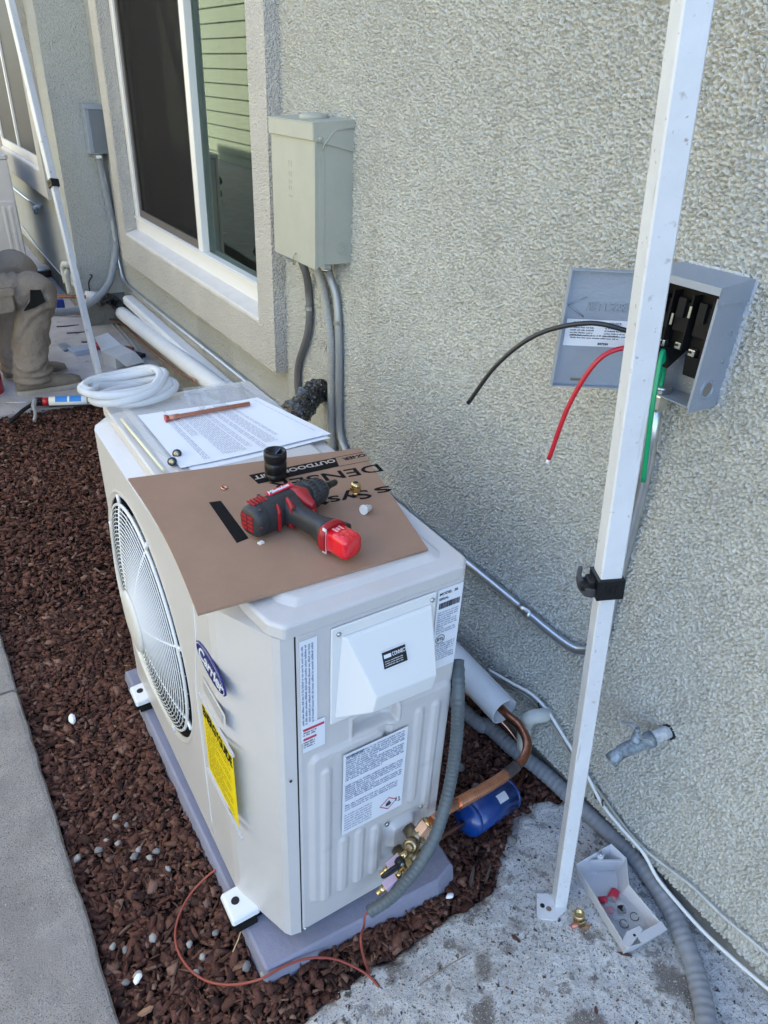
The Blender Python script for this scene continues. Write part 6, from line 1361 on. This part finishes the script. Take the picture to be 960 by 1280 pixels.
hip = V(kn.x - .46, YP + .06, kn.z - .03); hip2 = V(kn.x - .46, YP + .26, kn.z - .03); pel = (hip + hip2) / 2 + V(-.03, 0, .03)
ch = pel + V(.10, 0, .38); neck = ch + V(.10, 0, .17); head = neck + V(.07, 0, .13)
sL, sR = ch + V(.06, -.19, .08), ch + V(.06, .19, .08)
# trousers: lofted tubes with folds
def leg_mesh(h, k, a, seed, fold=1.):
    pts = [h, h.lerp(k, .35) + V(0, 0, .005), h.lerp(k, .7), h.lerp(k, .90), k + V(.012, 0, .004), k + V(.030, 0, -.035), k.lerp(a, .22) + V(.020, 0, 0), k.lerp(a, .5) + V(-.0, 0, 0), k.lerp(a, .78), a.lerp(k, .06), a + V(0, 0, -.035)]
    rad = [.116, .104, .094, .090, .088, .088, .087, .086, .088, .098, .104]
    P = smooth_path(pts, 7); n = 56; R = []; u = V(0, 1, 0)
    for i, p in enumerate(P):
        t_ = (P[min(i + 1, len(P) - 1)] - P[max(i - 1, 0)]).normalized(); u = (V(0, 1, 0) - t_ * t_.y).normalized(); w_ = t_.cross(u); j = i / 7; r = rad[int(j)] + (rad[min(int(j) + 1, 10)] - rad[int(j)]) * (j - int(j))
        ring = []
        for q in range(n):
            th = 2 * math.pi * q / n; c, s_ = math.cos(th), math.sin(th)
            f = .0045 * noise.noise(V(c * 1.0 + seed, s_ * 1.0, i * .20)); cr = 0
            for (i0_, sl_2, am, ph) in ((30, 5, .012, .4), (33, -4, .010, 1.4), (38, -6, .012, 2.2), (41, 5, .008, .9), (45, 8, .010, 3.6), (49, -7, .009, 1.9), (53, -9, .011, 5.0), (57, 6, .008, 2.6), (61, 4, .010, 1.2), (24, 6, .011, 4.4), (20, -7, .009, 1.2), (16, -5, .010, 3.), (11, 6, .009, .5)):
                dd_ = (i - i0_ - sl_2 * math.sin(th - ph)) / 1.6; cr += am * math.exp(-dd_ * dd_) * (.5 + .5 * math.cos(th - ph)) - .6 * am * math.exp(-(dd_ - 1.8) ** 2) * (.5 + .5 * math.cos(th - ph))
            f += cr; fk = 0
            fb2 = max(0, 1 - abs(i - 65) / 7) * .006 * math.sin(i * 1.5 + c * 1.6 + s_)
            ring.append(p + (u * c * .95 + w_ * s_) * (r * .90 + (f + fk + fb2) * fold))
        R.append(ring)
    return MB().rings(R, smooth=True)
person_body = skin_body('body', [pel, ch, neck, head, head + V(.0, 0, .09), sL, sL + V(-.02, -.06, -.27), sL + V(.06, .06, -.42), sR, sR + V(-.02, .06, -.27), sR + V(.06, -.06, -.42), hip, kn, ank, ank + V(.13, 0, -.05), hip2, kn2, ank2, ank2 + V(.13, 0, -.05), sL + V(.13, .08, -.46), sR + V(.13, -.08, -.46)],
    [(0, 1), (1, 2), (2, 3), (3, 4), (1, 5), (5, 6), (6, 7), (1, 8), (8, 9), (9, 10), (0, 11), (11, 12), (12, 13), (13, 14), (0, 15), (15, 16), (16, 17), (17, 18), (7, 19), (10, 20)],
    [(.13, .15), (.14, .17), .055, .085, .06, .06, .045, .030, .06, .045, .030, .08, .055, .03, .02, .08, .055, .03, .02, (.04, .015), (.04, .015)], SKIN, person)
part('shirt', MB().loft([(pel + V(0, 0, -.02), (0, .20, 0), (.15, 0, 0), 2.4), (pel + V(.03, 0, .12), (0, .19, 0), (.14, 0, -.02), 2.4), (ch, (0, .22, 0), (.15, 0, -.04), 2.3), (ch + V(.05, 0, .10), (0, .21, 0), (.12, 0, -.04), 2.2), (neck + V(-.01, 0, .0), (0, .09, 0), (.08, 0, -.03), 2)], 28).tube([sL + V(-.01, .03, 0), sL + V(-.01, -.03, -.12), sL + V(-.02, -.06, -.25)], [.085, .075, .065], 16).tube([sR + V(-.01, -.03, 0), sR + V(-.01, .03, -.12), sR + V(-.02, .06, -.25)], [.085, .075, .065], 16), SHIRT, person)
part('hair', MB().loft([(head + V(-.02, 0, .02), (0, .092, 0), (.098, 0, 0), 2), (head + V(-.015, 0, .08), (0, .088, 0), (.094, 0, 0), 2), (head + V(-.01, 0, .13), (0, .055, 0), (.06, 0, 0), 2)], 20), HAIRM, person)
tl = part('trousers', leg_mesh(hip, kn, ank, 0), PANTS, person); part('trousers', leg_mesh(hip2, kn2, ank2, 5), PANTS, person)
part('trousers', MB().loft([(pel + V(-.10, 0, -.02), (0, .15, 0), (0, 0, .10), 2.4), (pel + V(0, 0, 0), (0, .20, 0), (0, 0, .125), 2.4), (pel + V(.12, 0, -.01), (0, .19, 0), (0, 0, .11), 2.4)], 28), PANTS, person)
# cargo pocket, and a flat black shape at the near knee
u_ = (kn - hip).normalized(); pc_ = kn - u_ * .150 + V(0, -.088, -.016)
s = MB(); s.loft([(pc_ + V(0, .010, 0), u_ * .060, (0, 0, .055), 6), (pc_ + V(0, -.012, 0), u_ * .059, (0, 0, .054), 6), (pc_ + V(0, -.019, 0), u_ * .052, (0, 0, .048), 6)], 28)
s.loft([(pc_ + V(0, -.014, .046), u_ * .066, (0, 0, .018), 6), (pc_ + V(0, -.026, .044), u_ * .065, (0, 0, .017), 6)], 24); s.build('cargo_pocket', PANTS, tl)
s = MB(); kp = [on(x, y, 1, YP - .066) for x, y in ((38, 363), (51, 362.5), (57, 377), (44, 384), (30, 389), (38, 377))]
s.rings([[p + V(0, .012, 0) for p in kp], [p - V(0, .003, 0) for p in kp]]); s.build('black_knee_shape', BLACKR, tl)
def boot(a, seed):
    z0 = gz; sx = a.x; y = a.y
    b = MB().loft([((sx - .085, y, z0 + .060), (0, .030, 0), (0, 0, .030), 2.6), ((sx - .075, y, z0 + .062), (0, .042, 0), (0, 0, .036), 2.8), ((sx - .02, y, z0 + .066), (0, .047, 0), (0, 0, .042), 2.8), ((sx + .06, y, z0 + .064), (0, .046, 0), (0, 0, .040), 2.7), ((sx + .13, y, z0 + .052), (0, .050, 0), (0, 0, .030), 2.7), ((sx + .19, y, z0 + .047), (0, .046, 0), (0, 0, .024), 2.6), ((sx + .225, y, z0 + .042), (0, .030, 0), (0, 0, .016), 2.4)], 24)
    b.loft([((sx - .005, y, z0 + .07), (.066, 0, 0), (0, .046, 0), 2.4), ((sx - .010, y, z0 + .13), (.058, 0, 0), (0, .050, 0), 2.2), ((sx - .010, y, z0 + .16), (.056, 0, 0), (0, .050, 0), 2.2)], 24)
    o = part('boot', b, SHOE, person); R = []
    prof = [(-.092, .018), (-.088, .036), (-.06, .044), (0, .045), (.07, .044), (.13, .052), (.19, .048), (.222, .034), (.232, .014)]
    out = [(x, -w_) for x, w_ in prof] + [(x, w_) for x, w_ in reversed(prof)]
    MB().rings([[(sx + x, y + yy, z0 + .002) for x, yy in out], [(sx + x * 1.02, y + yy * 1.05, z0 + .012 + max(0, x - .12) * .06) for x, yy in out], [(sx + x, y + yy, z0 + .034 + max(0, x - .1) * .03) for x, yy in out]], smooth=True).build('sole', SOLE, o)
    s = MB()
    for k in range(5): s.tube(smooth_path([V(sx + .045 + k * .018, y - .034, z0 + .098 - k * .008), V(sx + .05 + k * .018, y, z0 + .108 - k * .009), V(sx + .045 + k * .018, y + .034, z0 + .098 - k * .008)], 4), .0025, 5)
    s.build('laces', SOLE, o)
boot(ank, 1); boot(ank2, 2)
# what the person sits on
st_ = thing('work_stool', (hip.x - .05, YP + .12, gz), 'low black stool under the person, cut by the left edge of the photo', 'stool')
part('seat', MB().box((hip.x - .20, YP - .05, hip.z - .16), (hip.x + .17, YP + .32, hip.z - .11), bev=.01), BLACKP, st_)
for a in (-.17, .14):
    for b in (-.02, .29): part('leg', MB().box((hip.x + a - .015, YP + b - .015, gz), (hip.x + a + .015, YP + b + .015, hip.z - .161)), BLACKP, st_)
# red canister at the left edge
c = og(2, 488, 0); ca = thing('red_canister', V(c.x - .055, c.y - .02, c.z), 'bright red canister at the left edge of the photo in front of the person', 'canister')
c = V(c.x - .055, c.y - .02, c.z); part('body', MB().lathe([(0, .062), (.004, .067), (.12, .067), (.20, .058), (.235, .040), (.245, .025)], c, (0, 0, 1), 28), REDBAG, ca); part('cap', MB().lathe([(.245, .022), (.275, .022), (.278, .018)], c, (0, 0, 1), 20), BLACKP, ca)

# ================================================================ CAULKING GUN on the mulch
A, B = og(62, 502, .045), og(132, 500, .045); gd = (B - A).normalized(); gu = V(0, 0, 1); gs = gd.cross(gu).normalized()
cg = thing('caulking_gun', A, 'caulking gun loaded with a white and blue cartridge lying on the mulch by the boots', 'caulking gun')
part('cartridge', MB().tube([A, B], .0245, 22), WPLASTIC, cg)
def wrapband(u0, u1, a0, a1, m, name):
    R = []
    for k in range(9):
        th = a0 + (a1 - a0) * k / 8; R.append([A + gd * u + (gs * math.cos(th) + gu * math.sin(th)) * .0250 for u in (u0, u1)])
    part(name, MB().rings(R, caps=False, closed=False), m, cg)
LB = mat('bright blue print', (.02, .22, .62), .4)
wrapband(.030, .085, .25, 2.2, LB, 'blue_print'); wrapband(.095, .150, .25, 2.2, LB, 'blue_print'); wrapband(.175, .26, -.3, 2.2, mat('dark print band', (.10, .13, .16), .5), 'dark_print')
text('cartridge_lettering', 'SEAL', .026, A + gd * .180 - gs * .0265 * (1 if gs.y < 0 else -1) * -1 + gu * .004, gd, gu, LABELW, cg, depth=.0004, bold=.0006) 
part('red_collar', MB().tube([A - gd * .030, A - gd * .004], .020, 16), REDBAG, cg)
part('gun_frame', MB().tube([A - gd * .06 + gu * .004, A - gd * .03], .014, 12).box((-.02, -.016, -.018), (.012, .016, .018), M=frame_m(A - gd * .048, gd, gs, gu)).tube([A - gs * .026 - gu * .014, B - gs * .026 - gu * .014], .004, 6).tube([A + gs * .026 - gu * .014, B + gs * .026 - gu * .014], .004, 6), BLACKP, cg)
g0 = A - gd * .062; part('handle', MB().tube(smooth_path([g0, og(30, 512, .04), og(20, 521, .03), og(10, 530, .02)], 5), [.010] * 15 + [.007], 10), BLACKP, cg)
part('trigger', MB().tube(smooth_path([g0 + gu * .01, og(42, 508, .045), og(44, 517, .03), og(43, 526, .02)], 5), [.012] * 6 + [.008] * 10, 10), mat('cast grey trigger', (.45, .46, .48), .4, .6), cg)
part('rod', MB().tube([A - gd * .06, A - gd * .20 + gu * .0], .004, 6), GALV, cg)

# ================================================================ CLUTTER ON THE SLAB
def sbox(name, px, py, sx, sy, sz, ang, m, lab, cat, z=0., group=None, flaps=None):
    c = og(px, py, 0) + V(0, 0, .002 + z); M = Matrix.Translation(c) @ Matrix.Rotation(ang, 4, 'Z'); o = solo(name, MB().box((-sx / 2, -sy / 2, 0), (sx / 2, sy / 2, sz), M=M, bev=min(.004, sz * .2)), m, c, lab, cat, group); return o
sbox('blister_pack', 104, 442, .13, .09, .035, .2, ZAP, 'clear bluish blister pack on the slab left of the far pole', 'package')
sbox('blue_scrap', 82, 437, .05, .12, .02, .1, mat('dull blue grey plastic', (.16, .20, .28), .5), 'dull blue grey scrap lying beside the boot toe', 'scrap')
t_ = sbox('red_box', 127, 437, .07, .07, .035, -.1, mat('dark red carton', (.38, .03, .05), .5), 'small dark red box right of the far pole foot', 'box')
bx_ = thing('paper_carton', og(150, 452, 0), 'open crumpled white paper carton on the slab behind the hose coil', 'carton')
c = og(150, 456, .0); M = Matrix.Translation(c) @ Matrix.Rotation(.5, 4, 'Z'); PC = mat('grey white carton', (.50, .49, .48), .8)
part('carton_body', MB().rings([[(-.07, -.05, .002), (.07, -.05, .002), (.07, .05, .002), (-.07, .05, .002)], [(-.07, -.05, .07), (.07, -.05, .07), (.07, .05, .09), (-.07, .05, .09)]], M=M), PC, bx_)
part('carton_flap', MB().rings([[(-.07, .05, .09), (.07, .05, .09), (.07, .052, .09), (-.07, .052, .09)], [(-.05, .11, .15), (.05, .12, .15), (.05, .122, .15), (-.05, .112, .15)]], M=M), mat('white carton flap', (.66, .66, .67), .8), bx_)
part('carton_flap', MB().rings([[(-.07, -.05, .07), (.07, -.05, .07), (.07, -.052, .072), (-.07, -.052, .072)], [(-.06, -.12, .03), (.07, -.12, .02), (.07, -.122, .022), (-.06, -.122, .032)]], M=M), PC, bx_)
sbox('black_pouch', 170, 450, .10, .07, .03, .6, mat('navy black pouch', (.02, .022, .035), .6), 'small black pouch on the slab between the carton and the pipes', 'pouch')
c = og(157, 439, .02); solo('brown_offcut', MB().tube(smooth_path([c + V(-.05, 0, 0), c + V(0, .03, .01), c + V(.05, .01, 0)], 4), .014, 8), mat('brown rubber', (.17, .05, .035), .6), c, 'curved brown offcut behind the white carton', 'scrap')
for x, y, lab, r in ((84, 408, 'black screwdriver lying on the slab right of the knee', 1), (97, 416, 'black cable scrap on the slab near the far pole', 0), (107, 428, 'small black clip on the slab beside the blister pack', 2)):
    c = og(x, y, .012); solo('black_tool' if r == 1 else 'black_scrap', MB().tube([c + V(-.06 if r < 2 else -.02, .01, 0), c, c + V(.07 if r < 2 else .02, .005 * r, 0)], [.008, .006, .003], 8), BLACKP, c, lab, 'tool' if r == 1 else 'scrap')
c = og(77, 386, .05); t_ = thing('blue_clamp', c, 'blue plastic clamp behind the knee beside the thick grey conduit', 'clamp'); part('jaw', MB().box((-.03, -.02, -.03), (.02, .02, .06), M=Matrix.Translation(c), bev=.006), mat('blue plastic', (.01, .03, .22), .4), t_); part('grip', MB().box((-.02, -.015, -.05), (.0, .015, -.031), M=Matrix.Translation(c), bev=.004), BLACKP, t_)
c = og(52, 345, .0); tt = thing('tool_case', c, 'dark round tool case with pale lid on the slab behind the knee', 'tool case'); part('case_body', MB().lathe([(0, .10), (.05, .105), (.052, .10)], c, (0, 0, 1), 24), mat('dark brown case', (.07, .035, .03), .6), tt); part('case_lid', MB().lathe([(.053, .10), (.060, .105), (.062, .07), (.062, .001)], c, (0, 0, 1), 24), mat('pale metal lid', (.55, .58, .60), .3, .6), tt)
